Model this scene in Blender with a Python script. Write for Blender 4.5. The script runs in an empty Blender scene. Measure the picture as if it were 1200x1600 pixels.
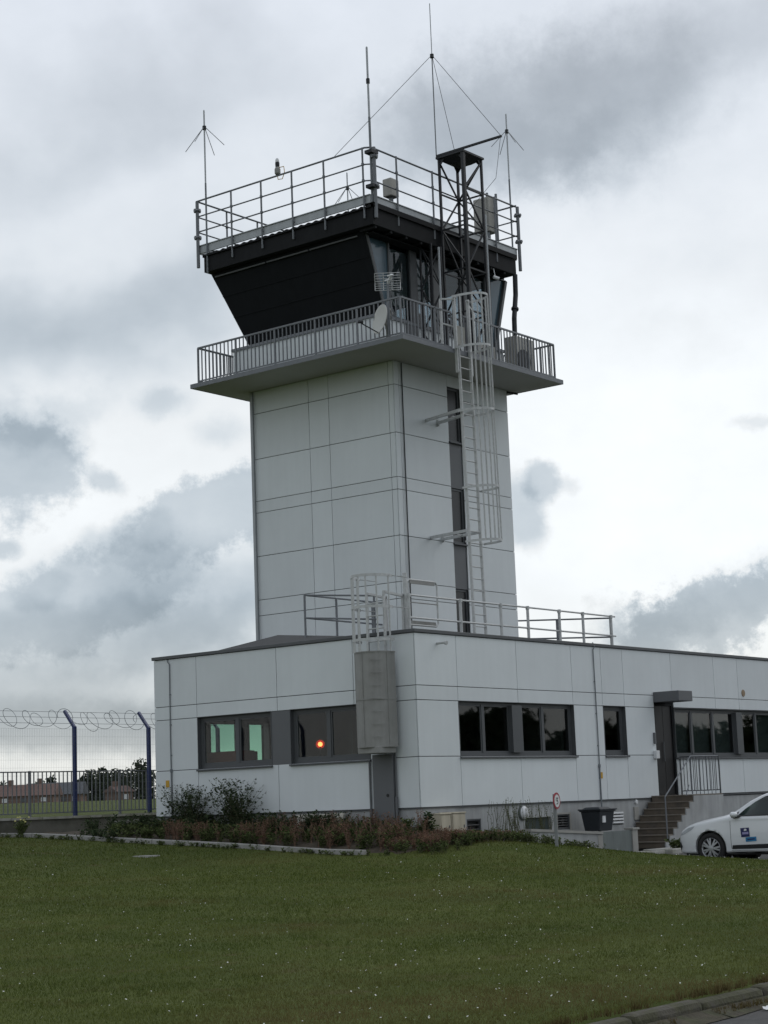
import bpy, bmesh, math, random
import numpy as np
from mathutils import Vector, Matrix
from mathutils.bvhtree import BVHTree
random.seed(7)
RNG = np.random.default_rng(11)
PI = math.pi
scene = bpy.context.scene
COL = scene.collection

# ------------------------------------------------------------------ objects
ORI = {}


def tag(o, label=None, cat=None, group=None, kind=None):
    if label: o['label'] = label
    if cat: o['category'] = cat
    if group: o['group'] = group
    if kind: o['kind'] = kind
    return o


def thing(name, label, cat, loc=(0, 0, 0), group=None):
    o = bpy.data.objects.new(name, None)
    COL.objects.link(o)
    o.location = loc
    o.empty_display_size = 0.2
    ORI[o.name] = Vector(loc)
    return tag(o, label, cat, group)


class MB:
    """collects shapes in world coordinates; build() links them as one mesh object"""

    def __init__(s):
        s.v = []
        s.f = []

    def add(s, vs, fs):
        k = len(s.v)
        s.v += [tuple(v) for v in vs]
        s.f += [tuple(i + k for i in f) for f in fs]
        return s

    def box(s, x0, x1, y0, y1, z0, z1):
        x0, x1 = min(x0, x1), max(x0, x1)
        y0, y1 = min(y0, y1), max(y0, y1)
        z0, z1 = min(z0, z1), max(z0, z1)
        vs = [(x, y, z) for z in (z0, z1) for y in (y0, y1) for x in (x0, x1)]
        return s.add(vs, [(0, 2, 3, 1), (4, 5, 7, 6), (0, 1, 5, 4), (2, 6, 7, 3), (0, 4, 6, 2), (1, 3, 7, 5)])

    def obox(s, c, ax, ay, az):
        c, ax, ay, az = Vector(c), Vector(ax), Vector(ay), Vector(az)
        vs = [c + ax * i + ay * j + az * k for k in (-1, 1) for j in (-1, 1) for i in (-1, 1)]
        return s.add(vs, [(0, 2, 3, 1), (4, 5, 7, 6), (0, 1, 5, 4), (2, 6, 7, 3), (0, 4, 6, 2), (1, 3, 7, 5)])

    def bar(s, p, q, w, h=None, up=(0, 0, 1)):
        """square bar from p to q"""
        h = h or w
        p, q = Vector(p), Vector(q)
        d = q - p
        L = d.length
        if L < 1e-6: return s
        d.normalize()
        up = Vector(up)
        if abs(d.dot(up)) > .98: up = Vector((1, 0, 0))
        a = d.cross(up).normalized()
        b = a.cross(d)
        return s.obox((p + q) / 2, d * (L / 2), a * (w / 2), b * (h / 2))

    def tube(s, pts, r, n=8, caps=True, r2=None):
        pts = [Vector(p) for p in pts]
        m = len(pts)
        rings = []
        prev = None
        for i, p in enumerate(pts):
            d = (pts[min(i + 1, m - 1)] - pts[max(i - 1, 0)])
            d.normalize()
            up = prev if prev is not None else (Vector((0, 0, 1)) if abs(d.z) < .95 else Vector((1, 0, 0)))
            a = d.cross(up)
            if a.length < 1e-4: a = d.cross(Vector((0, 1, 0)))
            a.normalize()
            b = a.cross(d).normalized()
            prev = b
            rr = r if r2 is None else r + (r2 - r) * i / max(1, m - 1)
            rings.append([p + (a * math.cos(t) + b * math.sin(t)) * rr for t in [2 * PI * k / n for k in range(n)]])
        vs = [v for ring in rings for v in ring]
        fs = []
        for i in range(m - 1):
            for k in range(n):
                k2 = (k + 1) % n
                fs.append((i * n + k, i * n + k2, (i + 1) * n + k2, (i + 1) * n + k))
        if caps:
            fs.append(tuple(range(n - 1, -1, -1)))
            fs.append(tuple((m - 1) * n + k for k in range(n)))
        return s.add(vs, fs)

    def lathe(s, prof, c, ax=(0, 0, 1), n=20):
        """profile [(r, h)] spun about axis ax through c"""
        c, ax = Vector(c), Vector(ax).normalized()
        t = Vector((0, 0, 1)) if abs(ax.z) < .9 else Vector((1, 0, 0))
        a = ax.cross(t).normalized()
        b = ax.cross(a)
        vs = []
        for r, h in prof:
            for k in range(n):
                w = 2 * PI * k / n
                vs.append(c + ax * h + (a * math.cos(w) + b * math.sin(w)) * max(r, 1e-4))
        fs = []
        for i in range(len(prof) - 1):
            for k in range(n):
                k2 = (k + 1) % n
                fs.append((i * n + k, i * n + k2, (i + 1) * n + k2, (i + 1) * n + k))
        return s.add(vs, fs)

    def prism(s, pts, off):
        """polygon pts extruded by vector off"""
        n = len(pts)
        off = Vector(off)
        vs = [Vector(p) for p in pts] + [Vector(p) + off for p in pts]
        fs = [tuple(range(n)), tuple(range(2 * n - 1, n - 1, -1))]
        for i in range(n):
            j = (i + 1) % n
            fs.append((i, i + n, j + n, j))
        return s.add(vs, fs)

    def build(s, name, mat, parent=None, smooth=False, bevel=0, fix=True):
        me = bpy.data.meshes.new(name)
        off = ORI.get(parent.name, Vector((0, 0, 0))) if parent else Vector((0, 0, 0))
        if parent is None and s.v:
            a = np.array([tuple(v) for v in s.v])
            off = Vector(((a[:, 0].min() + a[:, 0].max()) / 2, (a[:, 1].min() + a[:, 1].max()) / 2, a[:, 2].min()))
        me.from_pydata([tuple(Vector(v) - off) for v in s.v], [], s.f)
        if fix:
            bm = bmesh.new()
            bm.from_mesh(me)
            bmesh.ops.recalc_face_normals(bm, faces=bm.faces)
            bm.to_mesh(me)
            bm.free()
        me.update()
        if smooth: me.polygons.foreach_set('use_smooth', [True] * len(me.polygons))
        o = bpy.data.objects.new(name, me)
        COL.objects.link(o)
        if mat: me.materials.append(mat)
        if parent:
            o.parent = parent
            ORI[o.name] = off
        else:
            o.location = off
            ORI[o.name] = off
        if bevel:
            m = o.modifiers.new('edge', 'BEVEL')
            m.width = bevel
            m.segments = 2
            m.limit_method = 'ANGLE'
        return o


def raw_mesh(name, verts, faces_flat, nper, mat, parent=None, smooth=False):
    """fast mesh of many equal polygons from numpy arrays (world coordinates)"""
    me = bpy.data.meshes.new(name)
    nv = len(verts)
    nf = len(faces_flat) // nper
    off = ORI.get(parent.name, Vector((0, 0, 0))) if parent else Vector((0, 0, 0))
    vv = (np.asarray(verts, dtype=np.float32) - np.array(off, dtype=np.float32))
    me.vertices.add(nv)
    me.vertices.foreach_set('co', vv.ravel())
    me.loops.add(nf * nper)
    me.loops.foreach_set('vertex_index', np.asarray(faces_flat, dtype=np.int32))
    me.polygons.add(nf)
    me.polygons.foreach_set('loop_start', np.arange(0, nf * nper, nper, dtype=np.int32))
    me.polygons.foreach_set('loop_total', np.full(nf, nper, dtype=np.int32))
    if smooth: me.polygons.foreach_set('use_smooth', np.ones(nf, dtype=bool))
    me.update(calc_edges=True)
    o = bpy.data.objects.new(name, me)
    COL.objects.link(o)
    me.materials.append(mat)
    if parent: o.parent = parent
    ORI[o.name] = off
    return o


# ---------------------------------------------------------------- materials
def newmat(name):
    m = bpy.data.materials.new(name)
    m.use_nodes = True
    nt = m.node_tree
    for n in list(nt.nodes): nt.nodes.remove(n)
    out = nt.nodes.new('ShaderNodeOutputMaterial')
    return m, nt, out


def mat(name, col, rough=.6, metal=0., var=.12, scale=3., bump=0., bscale=40., spec=.4, streak=0., island=0., coat=0.,
        tint=None, tscale=1., tamt=.5, tlo=.45, thi=.65):
    """principled surface with noise variation, optional second tint in patches, streaks of dirt and bump"""
    m, nt, out = newmat(name)
    N, L = nt.nodes, nt.links
    b = N.new('ShaderNodeBsdfPrincipled')
    L.new(b.outputs[0], out.inputs[0])
    b.inputs['Roughness'].default_value = rough
    b.inputs['Metallic'].default_value = metal
    b.inputs['Specular IOR Level'].default_value = spec
    b.inputs['Coat Weight'].default_value = coat
    tc = N.new('ShaderNodeTexCoord')
    geo = N.new('ShaderNodeNewGeometry')
    no = N.new('ShaderNodeTexNoise')
    no.inputs['Scale'].default_value = scale
    no.inputs['Detail'].default_value = 6
    no.inputs['Roughness'].default_value = .62
    L.new(geo.outputs['Position'], no.inputs['Vector'])
    mr = N.new('ShaderNodeMapRange')
    mr.inputs[1].default_value = .25
    mr.inputs[2].default_value = .75
    mr.inputs[3].default_value = 1 - var
    mr.inputs[4].default_value = 1 + var
    L.new(no.outputs['Fac'], mr.inputs[0])
    val = mr.outputs[0]
    if streak:
        mp = N.new('ShaderNodeMapping')
        mp.inputs['Scale'].default_value = (5, 5, .35)
        L.new(geo.outputs['Position'], mp.inputs[0])
        n2 = N.new('ShaderNodeTexNoise')
        n2.inputs['Scale'].default_value = 1.4
        n2.inputs['Detail'].default_value = 5
        L.new(mp.outputs[0], n2.inputs[0])
        m2 = N.new('ShaderNodeMapRange')
        m2.inputs[1].default_value = .3
        m2.inputs[2].default_value = .7
        m2.inputs[3].default_value = 1 - streak
        m2.inputs[4].default_value = 1 + streak * .4
        L.new(n2.outputs['Fac'], m2.inputs[0])
        mm = N.new('ShaderNodeMath')
        mm.operation = 'MULTIPLY'
        L.new(val, mm.inputs[0])
        L.new(m2.outputs[0], mm.inputs[1])
        val = mm.outputs[0]
    if island:
        m3 = N.new('ShaderNodeMapRange')
        m3.inputs[3].default_value = 1 - island
        m3.inputs[4].default_value = 1 + island
        L.new(geo.outputs['Random Per Island'], m3.inputs[0])
        mm = N.new('ShaderNodeMath')
        mm.operation = 'MULTIPLY'
        L.new(val, mm.inputs[0])
        L.new(m3.outputs[0], mm.inputs[1])
        val = mm.outputs[0]
    base = None
    if tint is not None:
        n4 = N.new('ShaderNodeTexNoise')
        n4.inputs['Scale'].default_value = tscale
        n4.inputs['Detail'].default_value = 4
        L.new(geo.outputs['Position'], n4.inputs[0])
        m4 = N.new('ShaderNodeMapRange')
        m4.interpolation_type = 'SMOOTHSTEP'
        m4.inputs[1].default_value = tlo
        m4.inputs[2].default_value = thi
        m4.inputs[4].default_value = tamt
        L.new(n4.outputs['Fac'], m4.inputs[0])
        mx = N.new('ShaderNodeMix')
        mx.data_type = 'RGBA'
        mx.inputs['A'].default_value = (*col, 1)
        mx.inputs['B'].default_value = (*tint, 1)
        L.new(m4.outputs[0], mx.inputs['Factor'])
        base = mx.outputs['Result']
    vm = N.new('ShaderNodeVectorMath')
    vm.operation = 'SCALE'
    if base is not None: L.new(base, vm.inputs[0])
    else: vm.inputs[0].default_value = col
    L.new(val, vm.inputs['Scale'])
    L.new(vm.outputs[0], b.inputs['Base Color'])
    if bump:
        nb = N.new('ShaderNodeTexNoise')
        nb.inputs['Scale'].default_value = bscale
        nb.inputs['Detail'].default_value = 5
        L.new(geo.outputs['Position'], nb.inputs[0])
        bp = N.new('ShaderNodeBump')
        bp.inputs['Strength'].default_value = bump
        bp.inputs['Distance'].default_value = .02
        L.new(nb.outputs['Fac'], bp.inputs['Height'])
        L.new(bp.outputs[0], b.inputs['Normal'])
    return m


def glass(name, tint, refl=1.0, rough=.02, wob=0.):
    m, nt, out = newmat(name)
    N, L = nt.nodes, nt.links
    tr = N.new('ShaderNodeBsdfTransparent')
    tr.inputs[0].default_value = (*tint, 1)
    gl = N.new('ShaderNodeBsdfGlossy')
    gl.inputs['Roughness'].default_value = rough
    gl.inputs[0].default_value = (refl, refl, refl, 1)
    fr = N.new('ShaderNodeFresnel')
    fr.inputs[0].default_value = 1.5
    mx = N.new('ShaderNodeMixShader')
    g0 = N.new('ShaderNodeNewGeometry')
    iv = N.new('ShaderNodeMath')
    iv.operation = 'SUBTRACT'
    iv.inputs[0].default_value = 1
    L.new(g0.outputs['Backfacing'], iv.inputs[1])
    ml = N.new('ShaderNodeMath')
    ml.operation = 'MULTIPLY'
    L.new(fr.outputs[0], ml.inputs[0])
    L.new(iv.outputs[0], ml.inputs[1])
    L.new(ml.outputs[0], mx.inputs[0])
    L.new(tr.outputs[0], mx.inputs[1])
    L.new(gl.outputs[0], mx.inputs[2])
    L.new(mx.outputs[0], out.inputs[0])
    if wob:
        geo = N.new('ShaderNodeNewGeometry')
        nb = N.new('ShaderNodeTexNoise')
        nb.inputs['Scale'].default_value = 1.2
        L.new(geo.outputs['Position'], nb.inputs[0])
        bp = N.new('ShaderNodeBump')
        bp.inputs['Strength'].default_value = wob
        bp.inputs['Distance'].default_value = .02
        L.new(nb.outputs['Fac'], bp.inputs['Height'])
        L.new(bp.outputs[0], gl.inputs['Normal'])
        L.new(bp.outputs[0], fr.inputs['Normal'])
    return m


def emit(name, col, s):
    m, nt, out = newmat(name)
    e = nt.nodes.new('ShaderNodeEmission')
    e.inputs[0].default_value = (*col, 1)
    e.inputs[1].default_value = s
    nt.links.new(e.outputs[0], out.inputs[0])
    return m


def leafmat(name, a, b, scale=1.5, trans=.25):
    """foliage: two leaf colours mixed per leaf and in patches"""
    m, nt, out = newmat(name)
    N, L = nt.nodes, nt.links
    geo = N.new('ShaderNodeNewGeometry')
    no = N.new('ShaderNodeTexNoise')
    no.inputs['Scale'].default_value = scale
    no.inputs['Detail'].default_value = 3
    L.new(geo.outputs['Position'], no.inputs[0])
    ad = N.new('ShaderNodeMath')
    ad.operation = 'ADD'
    L.new(no.outputs['Fac'], ad.inputs[0])
    L.new(geo.outputs['Random Per Island'], ad.inputs[1])
    mr = N.new('ShaderNodeMapRange')
    mr.inputs[1].default_value = .55
    mr.inputs[2].default_value = 1.45
    L.new(ad.outputs[0], mr.inputs[0])
    mx = N.new('ShaderNodeMix')
    mx.data_type = 'RGBA'
    mx.inputs['A'].default_value = (*a, 1)
    mx.inputs['B'].default_value = (*b, 1)
    L.new(mr.outputs[0], mx.inputs['Factor'])
    d = N.new('ShaderNodeBsdfDiffuse')
    t = N.new('ShaderNodeBsdfTranslucent')
    L.new(mx.outputs['Result'], d.inputs[0])
    L.new(mx.outputs['Result'], t.inputs[0])
    ms = N.new('ShaderNodeMixShader')
    ms.inputs[0].default_value = trans
    L.new(d.outputs[0], ms.inputs[1])
    L.new(t.outputs[0], ms.inputs[2])
    L.new(ms.outputs[0], out.inputs[0])
    return m


M = {}
M['clad'] = mat('fibre cement cladding', (.625, .66, .675), .55, var=.05, scale=.7, island=.03, streak=.022, bump=.06, bscale=70, spec=.3)
M['core'] = mat('dark joint backing', (.05, .052, .055), .9)
M['wallin'] = mat('painted interior', (.17, .17, .165), .9)
M['ceil'] = mat('pale ceiling', (.72, .76, .78), .9)
M['plinth'] = mat('grey rendered plinth', (.36, .37, .375), .85, var=.12, scale=1.6, streak=.16, bump=.25, bscale=60, tint=(.28, .285, .28), tscale=.9, tamt=.6)
M['concrete'] = mat('weathered concrete', (.30, .295, .28), .9, var=.16, scale=4, bump=.3, bscale=50, tint=(.2, .2, .175), tscale=1.4, tamt=.6)
M['kerbc'] = mat('pale kerb concrete', (.36, .355, .33), .9, var=.18, scale=6, bump=.35, bscale=60, tint=(.2, .2, .15), tscale=2.2, tamt=.7)
M['oldkerb'] = mat('old mossy kerb stone', (.085, .078, .062), .95, var=.35, scale=9, bump=.8, bscale=25, tint=(.055, .055, .03), tscale=4.5, tamt=.9, tlo=.38, thi=.56)
M['soffit'] = mat('painted concrete soffit', (.40, .40, .38), .9, var=.07, scale=1.2, bump=.1, bscale=30, tint=(.33, .325, .30), tscale=.6, tamt=.5)
M['antra'] = mat('anthracite powder coat', (.085, .09, .096), .45, var=.06, scale=2, spec=.35)
M['antra2'] = mat('grey powder coat panel', (.115, .12, .127), .5, var=.05, scale=1.5, spec=.35)
M['parapet'] = mat('dark grey parapet flashing', (.085, .09, .095), .5, var=.1, scale=2)
M['roofm'] = mat('grey roof membrane', (.10, .10, .10), .85, var=.12, scale=1.3, bump=.15)
M['galv'] = mat('galvanised steel', (.46, .47, .47), .5, metal=.15, var=.16, scale=14, spec=.4)
M['galv2'] = mat('dull galvanised sheet', (.265, .265, .255), .6, metal=.0, var=.08, scale=5, streak=.12, tint=(.225, .222, .21), tscale=2, tamt=.6)
M['rail'] = mat('grey painted railing', (.155, .165, .18), .5, var=.12, scale=12)
M['toe'] = mat('pale grey edge profile', (.35, .37, .385), .5, metal=.2, var=.08, scale=5, streak=.1)
M['fascia'] = mat('black roof fascia', (.010, .011, .0125), .75, var=.2, scale=3, streak=.2, spec=.2)
M['screen'] = mat('black sun screen', (.0105, .012, .014), .9, spec=.15, var=.12, scale=2, streak=.12)
M['batten'] = mat('screen batten', (.09, .095, .10), .6)
M['frame'] = mat('dark window frame', (.075, .08, .085), .45, var=.06)
M['mast'] = mat('black painted lattice steel', (.018, .02, .024), .6, var=.25, scale=9)
M['cable'] = mat('dark cable', (.035, .037, .04), .6)
M['whitepole'] = mat('grey fibreglass rod', (.40, .42, .44), .5, var=.08)
M['greypole'] = mat('darker grey rod', (.16, .175, .19), .5, var=.08)
M['dish'] = mat('off white dish', (.50, .50, .48), .6, var=.06, scale=3)
M['ac'] = mat('stained beige casing', (.33, .325, .30), .65, var=.1, scale=3, streak=.15)
M['beige'] = mat('beige plastic cabinet', (.44, .40, .31), .65, var=.06, scale=3, streak=.22, tint=(.36, .32, .24), tscale=2, tamt=.5)
M['white'] = mat('white enamel', (.62, .63, .64), .45, var=.04)
M['yellow'] = mat('yellow sticker', (.50, .29, .03), .5)
M['brown'] = mat('tan sticker', (.26, .19, .12), .6)
M['bin'] = mat('dark grey bin plastic', (.020, .024, .030), .5, var=.12, scale=4)
M['step'] = mat('brown paved steps', (.115, .095, .075), .9, var=.2, scale=5, bump=.4, bscale=50, tint=(.085, .075, .065), tscale=3, tamt=.8)
M['nose'] = mat('step tread edge', (.17, .15, .125), .9, var=.16, scale=8)
M['side'] = mat('grey painted metal sheet', (.15, .17, .165), .6, var=.1, scale=2.5, streak=.16, spec=.3)
M['soil'] = mat('dry soil', (.06, .048, .034), 1., var=.3, scale=6, bump=.5, bscale=30)
M['asphalt'] = mat('asphalt', (.06, .06, .06), .95, var=.22, scale=9, bump=.4, bscale=120, tint=(.085, .08, .075), tscale=.7, tamt=.6)
M['paver'] = mat('pale concrete paving', (.30, .295, .275), .95, var=.14, scale=3)
M['blue'] = mat('blue painted post', (.018, .032, .12), .45, var=.1, spec=.4)
M['wire'] = mat('fence wire', (.20, .215, .21), .5, metal=.4)
M['razor'] = mat('razor wire', (.11, .125, .14), .45, metal=.5)
M['tyre'] = mat('tyre rubber', (.018, .018, .018), .85, var=.2, scale=20)
M['alloy'] = mat('silver wheel', (.42, .43, .45), .35, metal=.7)
M['wheelgap'] = mat('dark wheel well', (.012, .012, .013), .9)
M['carwhite'] = mat('white car paint', (.62, .64, .66), .3, var=.015, scale=1, coat=.6, spec=.45)
M['carblack'] = mat('black car trim', (.016, .017, .018), .5)
M['carglass'] = mat('dark car glass', (.012, .02, .019), .08, var=.5, scale=1.4, spec=.45, tint=(.05, .075, .065), tscale=1.6, tamt=.8)
M['lens'] = mat('headlamp lens', (.36, .38, .40), .15, spec=.6)
M['navy'] = mat('dark blue sticker', (.012, .013, .075), .4)
M['skyblue'] = mat('light blue sticker', (.02, .16, .33), .4)
M['lilac'] = mat('pale violet print', (.25, .23, .42), .4)
M['red'] = mat('red sign border', (.28, .015, .03), .4)
M['black'] = mat('black print', (.015, .015, .015), .5)
M['signpost'] = mat('grey sign post', (.20, .21, .21), .6, metal=.2)
M['stone'] = mat('pale stone slab', (.42, .40, .35), .9, var=.2, scale=8, bump=.3)
M['brick'] = mat('reddish brick wall', (.17, .115, .09), .9, var=.15, scale=2)
M['tile'] = mat('red tile roof', (.13, .082, .07), .9, var=.15, scale=1.5)
M['slate'] = mat('slate roof', (.075, .08, .09), .8, var=.15, scale=1.5)
M['render'] = mat('pale house wall', (.42, .38, .30), .9, var=.1, scale=1)
M['redrefl'] = mat('dark red reflection stand-in', (.12, .03, .022), .6)  # tone of reddish window reflections, used on boxes added indoors
M['glasshouse'] = glass('office glass', (.50, .54, .53), 1.0, .02, .02)
M['glassleft'] = glass('clear office glass', (.80, .86, .83), .9, .02, .02)
M['glasssee'] = glass('green tinted glass', (.56, .74, .655), .6, .02)
M['glasscab'] = glass('control room glass', (.60, .645, .67), 1.0, .02)
M['daisy'] = mat('white petals', (.6, .6, .56), .8)
M['yflower'] = mat('yellow petals', (.45, .42, .16), .8)
M['bark'] = mat('bark', (.07, .06, .05), .95, var=.3, scale=5)
M['treeleaf'] = leafmat('tree leaves', (.022, .032, .020), (.062, .08, .046), .6)
M['shrubleaf'] = leafmat('shrub leaves', (.020, .034, .018), (.075, .10, .052), 2.5)
M['weedleaf'] = leafmat('weed leaves', (.036, .054, .018), (.13, .16, .065), 2.)
M['rustleaf'] = leafmat('rusty sorrel stems', (.11, .072, .05), (.25, .145, .10), 2.)
M['stem'] = mat('green brown stem', (.075, .075, .04), .9)
M['ruststem'] = mat('rust brown stem', (.17, .11, .078), .9)


def grass_material():
    m = leafmat('grass blades', (.046, .066, .015), (.142, .168, .048), .5, .3)
    nt = m.node_tree
    N, L = nt.nodes, nt.links
    mx = next(n for n in N if n.type == 'MIX')
    geo = next(n for n in N if n.type == 'NEW_GEOMETRY')
    last = mx.outputs['Result']
    targets = [l.to_socket for l in list(last.links)]
    sp = N.new('ShaderNodeSeparateXYZ')
    L.new(geo.outputs['Position'], sp.inputs[0])
    for scale, lo, hi, amt, col, det in ((.30, .50, .68, .75, (.135, .115, .048), 5), (1.7, .56, .72, .6, (.15, .125, .055), 5), (.55, .52, .70, .6, (.055, .085, .020), 4)):
        no = N.new('ShaderNodeTexNoise')
        no.inputs['Scale'].default_value = scale
        no.inputs['Detail'].default_value = det
        L.new(geo.outputs['Position'], no.inputs[0])
        mr = N.new('ShaderNodeMapRange')
        mr.interpolation_type = 'SMOOTHSTEP'
        mr.inputs[1].default_value = lo
        mr.inputs[2].default_value = hi
        mr.inputs[4].default_value = amt
        L.new(no.outputs['Fac'], mr.inputs[0])
        f = mr.outputs[0]
        if scale == .30:      # worn strip towards the road
            m2 = N.new('ShaderNodeMapRange')
            m2.interpolation_type = 'SMOOTHSTEP'
            m2.inputs[1].default_value = -10.5
            m2.inputs[2].default_value = -16.0
            m2.inputs[4].default_value = .55
            L.new(sp.outputs[1], m2.inputs[0])
            a = N.new('ShaderNodeMath')
            a.operation = 'MULTIPLY_ADD'
            L.new(m2.outputs[0], a.inputs[0])
            L.new(no.outputs['Fac'], a.inputs[1])
            L.new(f, a.inputs[2])
            a.use_clamp = True
            f = a.outputs[0]
        q = N.new('ShaderNodeMix')
        q.data_type = 'RGBA'
        q.inputs['B'].default_value = (*col, 1)
        L.new(f, q.inputs['Factor'])
        L.new(last, q.inputs['A'])
        last = q.outputs['Result']
    for t in targets: L.new(last, t)
    return m


M['grass'] = grass_material()
M['drygrass'] = leafmat('dry grass blades', (.07, .055, .022), (.13, .105, .05), .8, .3)


def ground_material():
    m, nt, out = newmat('mown lawn')
    N, L = nt.nodes, nt.links
    b = N.new('ShaderNodeBsdfPrincipled')
    b.inputs['Roughness'].default_value = .95
    b.inputs['Specular IOR Level'].default_value = .1
    L.new(b.outputs[0], out.inputs[0])
    geo = N.new('ShaderNodeNewGeometry')

    def noise(s, d=5, sx=1, sy=1):
        mp = N.new('ShaderNodeMapping')
        mp.inputs['Scale'].default_value = (sx, sy, 1)
        L.new(geo.outputs['Position'], mp.inputs[0])
        n = N.new('ShaderNodeTexNoise')
        n.inputs['Scale'].default_value = s
        n.inputs['Detail'].default_value = d
        n.inputs['Roughness'].default_value = .65
        L.new(mp.outputs[0], n.inputs[0])
        return n.outputs['Fac']

    def ramp(f, lo, hi):
        r = N.new('ShaderNodeMapRange')
        r.interpolation_type = 'SMOOTHSTEP'
        r.inputs[1].default_value = lo
        r.inputs[2].default_value = hi
        L.new(f, r.inputs[0])
        return r.outputs[0]

    def mix(f, a, bb):
        x = N.new('ShaderNodeMix')
        x.data_type = 'RGBA'
        L.new(f, x.inputs['Factor'])
        for k, c in (('A', a), ('B', bb)):
            if isinstance(c, tuple): x.inputs[k].default_value = (*c, 1)
            else: L.new(c, x.inputs[k])
        return x.outputs['Result']

    c = mix(ramp(noise(.35, 4), .35, .65), (.055, .076, .017), (.098, .118, .032))
    c = mix(ramp(noise(9, 6), .3, .75), c, (.065, .078, .022))
    c = mix(ramp(noise(1.3, 6), .56, .75), c, (.085, .075, .030))
    b.inputs['Normal'].default_value = (0, 0, 0)
    L.new(c, b.inputs['Base Color'])
    bp = N.new('ShaderNodeBump')
    bp.inputs['Strength'].default_value = .7
    bp.inputs['Distance'].default_value = .04
    L.new(noise(28, 6), bp.inputs['Height'])
    L.new(bp.outputs[0], b.inputs['Normal'])
    return m


M['ground'] = ground_material()

# ------------------------------------------------------------------- camera
CAM = Vector((-30.3519, -23.2034, .1094))
YAW, PITCH, ROLL, FPX = -.2331 + .9, .1601, -.0384, 2820.46
fw = Vector((math.cos(PITCH) * math.cos(YAW), math.cos(PITCH) * math.sin(YAW), math.sin(PITCH)))
rt0 = fw.cross(Vector((0, 0, 1))).normalized()
up0 = rt0.cross(fw)
rt = rt0 * math.cos(ROLL) + up0 * math.sin(ROLL)
up = up0 * math.cos(ROLL) - rt0 * math.sin(ROLL)
cd = bpy.data.cameras.new('camera')
cam = bpy.data.objects.new('camera', cd)
COL.objects.link(cam)
mw = Matrix.Identity(4)
for i in range(3):
    mw[i][0], mw[i][1], mw[i][2], mw[i][3] = rt[i], up[i], -fw[i], CAM[i]
cam.matrix_world = mw
cd.sensor_fit = 'HORIZONTAL'
cd.sensor_width = 36
cd.lens = 36 * FPX / 1200
cd.clip_end = 5000
scene.camera = cam

# ------------------------------------------------------------------ terrain
GP = np.array([
    (-30.4, -23.2, -1.50), (-19.4, -16.1, -1.42), (-16.8, -16.1, -1.42), (-25, -16.0, -1.42), (-10, -16.1, -1.42), (-2, -16.1, -1.45), (8, -16.1, -1.5),
    (3.4, -2.3, -1.165), (3.4, -6.0, -1.32), (3.4, -10, -1.42), (.3, -3.1, -.86), (-1.2, -2.6, -.92), (-2.05, .4, -.885), (-2.05, 3.5, -.70), (-2.05, 7.2, -.51), (-2.05, 10., -.36),
    (5.5, -1.35, -1.24), (0, -1.2, -.72), (3.0, -1.2, -.98), (-7, -5, -1.10), (-12, -10, -1.3), (-7, 6, -.72), (-12, 2, -1.05), (-20, -4, -1.35),
    (-1, 11.9, -.33), (4, 11.9, -.33), (-12, 11.9, -.50), (-26, 12, -.9), (8, 30, .2), (30, 45, .5), (60, 75, .9), (175, 206, 2.45), (166, 217, 2.6), (183, 195, 2.35), (100, 118, 1.3),
    (-150, 150, .5), (150, -150, -1.6), (-150, -150, -1.6), (40, 20, -.5), (30, 0, -1.3), (-60, -20, -1.5)])


def _tps(r2):
    return np.where(r2 > 1e-9, r2 * np.log(np.maximum(r2, 1e-9)), 0.)


_n = len(GP)
_K = _tps(((GP[:, None, :2] - GP[None, :, :2]) ** 2).sum(-1)) + np.eye(_n) * .04
_P = np.c_[np.ones(_n), GP[:, :2]]
_A = np.block([[_K, _P], [_P.T, np.zeros((3, 3))]])
_W = np.linalg.solve(_A, np.r_[GP[:, 2], 0, 0, 0])


def gz(x, y):
    x = np.atleast_1d(np.asarray(x, float))
    y = np.atleast_1d(np.asarray(y, float))
    r = np.hypot(x, y)
    k = np.minimum(1., 270. / np.maximum(r, 1e-6))
    xx, yy = x * k, y * k
    r2 = (xx[:, None] - GP[None, :, 0]) ** 2 + (yy[:, None] - GP[None, :, 1]) ** 2
    return _tps(r2) @ _W[:_n] + _W[_n] + _W[_n + 1] * xx + _W[_n + 2] * yy


def gz1(x, y): return float(gz(x, y)[0])


def axis_coords(lo, hi, step, far):
    a = list(np.arange(lo, hi + 1e-6, step))
    s, v = step, hi
    while v < far:
        s *= 1.35
        v += s
        a.append(v)
    s, v = step, lo
    while v > -far:
        s *= 1.35
        v -= s
        a.insert(0, v)
    return np.array(a)


def make_ground():
    xs = axis_coords(-34, 13, .5, 2500)
    ys = axis_coords(-28, 15, .5, 2500)
    X, Y = np.meshgrid(xs, ys)
    Z = gz(X.ravel(), Y.ravel()).reshape(X.shape)
    Z = np.maximum(Z, -2.2)
    # the ground lies lower under the road, the car park, the light well and the house
    Z = np.where(Y < -16.4, np.minimum(Z, -1.75), Z)
    Z = np.where((X > 3.75) & (Y < -1.4) & (Y > -16) & (X < 40), -1.9, Z)
    Z = np.where((X > 3.75) & (Y >= -1.4) & (Y < -.9) & (X < 40), -1.5, Z)
    Z = np.where((X > -.3) & (X < 24) & (Y > -1.05) & (Y < 8), -1.9, Z)
    Z = np.where((X > 2.2) & (X < 5.4) & (Y > -1.05) & (Y < .1), -1.05, Z)
    nx, ny = len(xs), len(ys)
    v = np.c_[X.ravel(), Y.ravel(), Z.ravel()]
    i = np.arange(nx - 1)[None, :] + nx * np.arange(ny - 1)[:, None]
    f = np.stack([i, i + 1, i + 1 + nx, i + nx], -1).reshape(-1)
    o = raw_mesh('ground', v, f, 4, M['ground'], smooth=True)
    tag(o, kind='structure')


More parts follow.
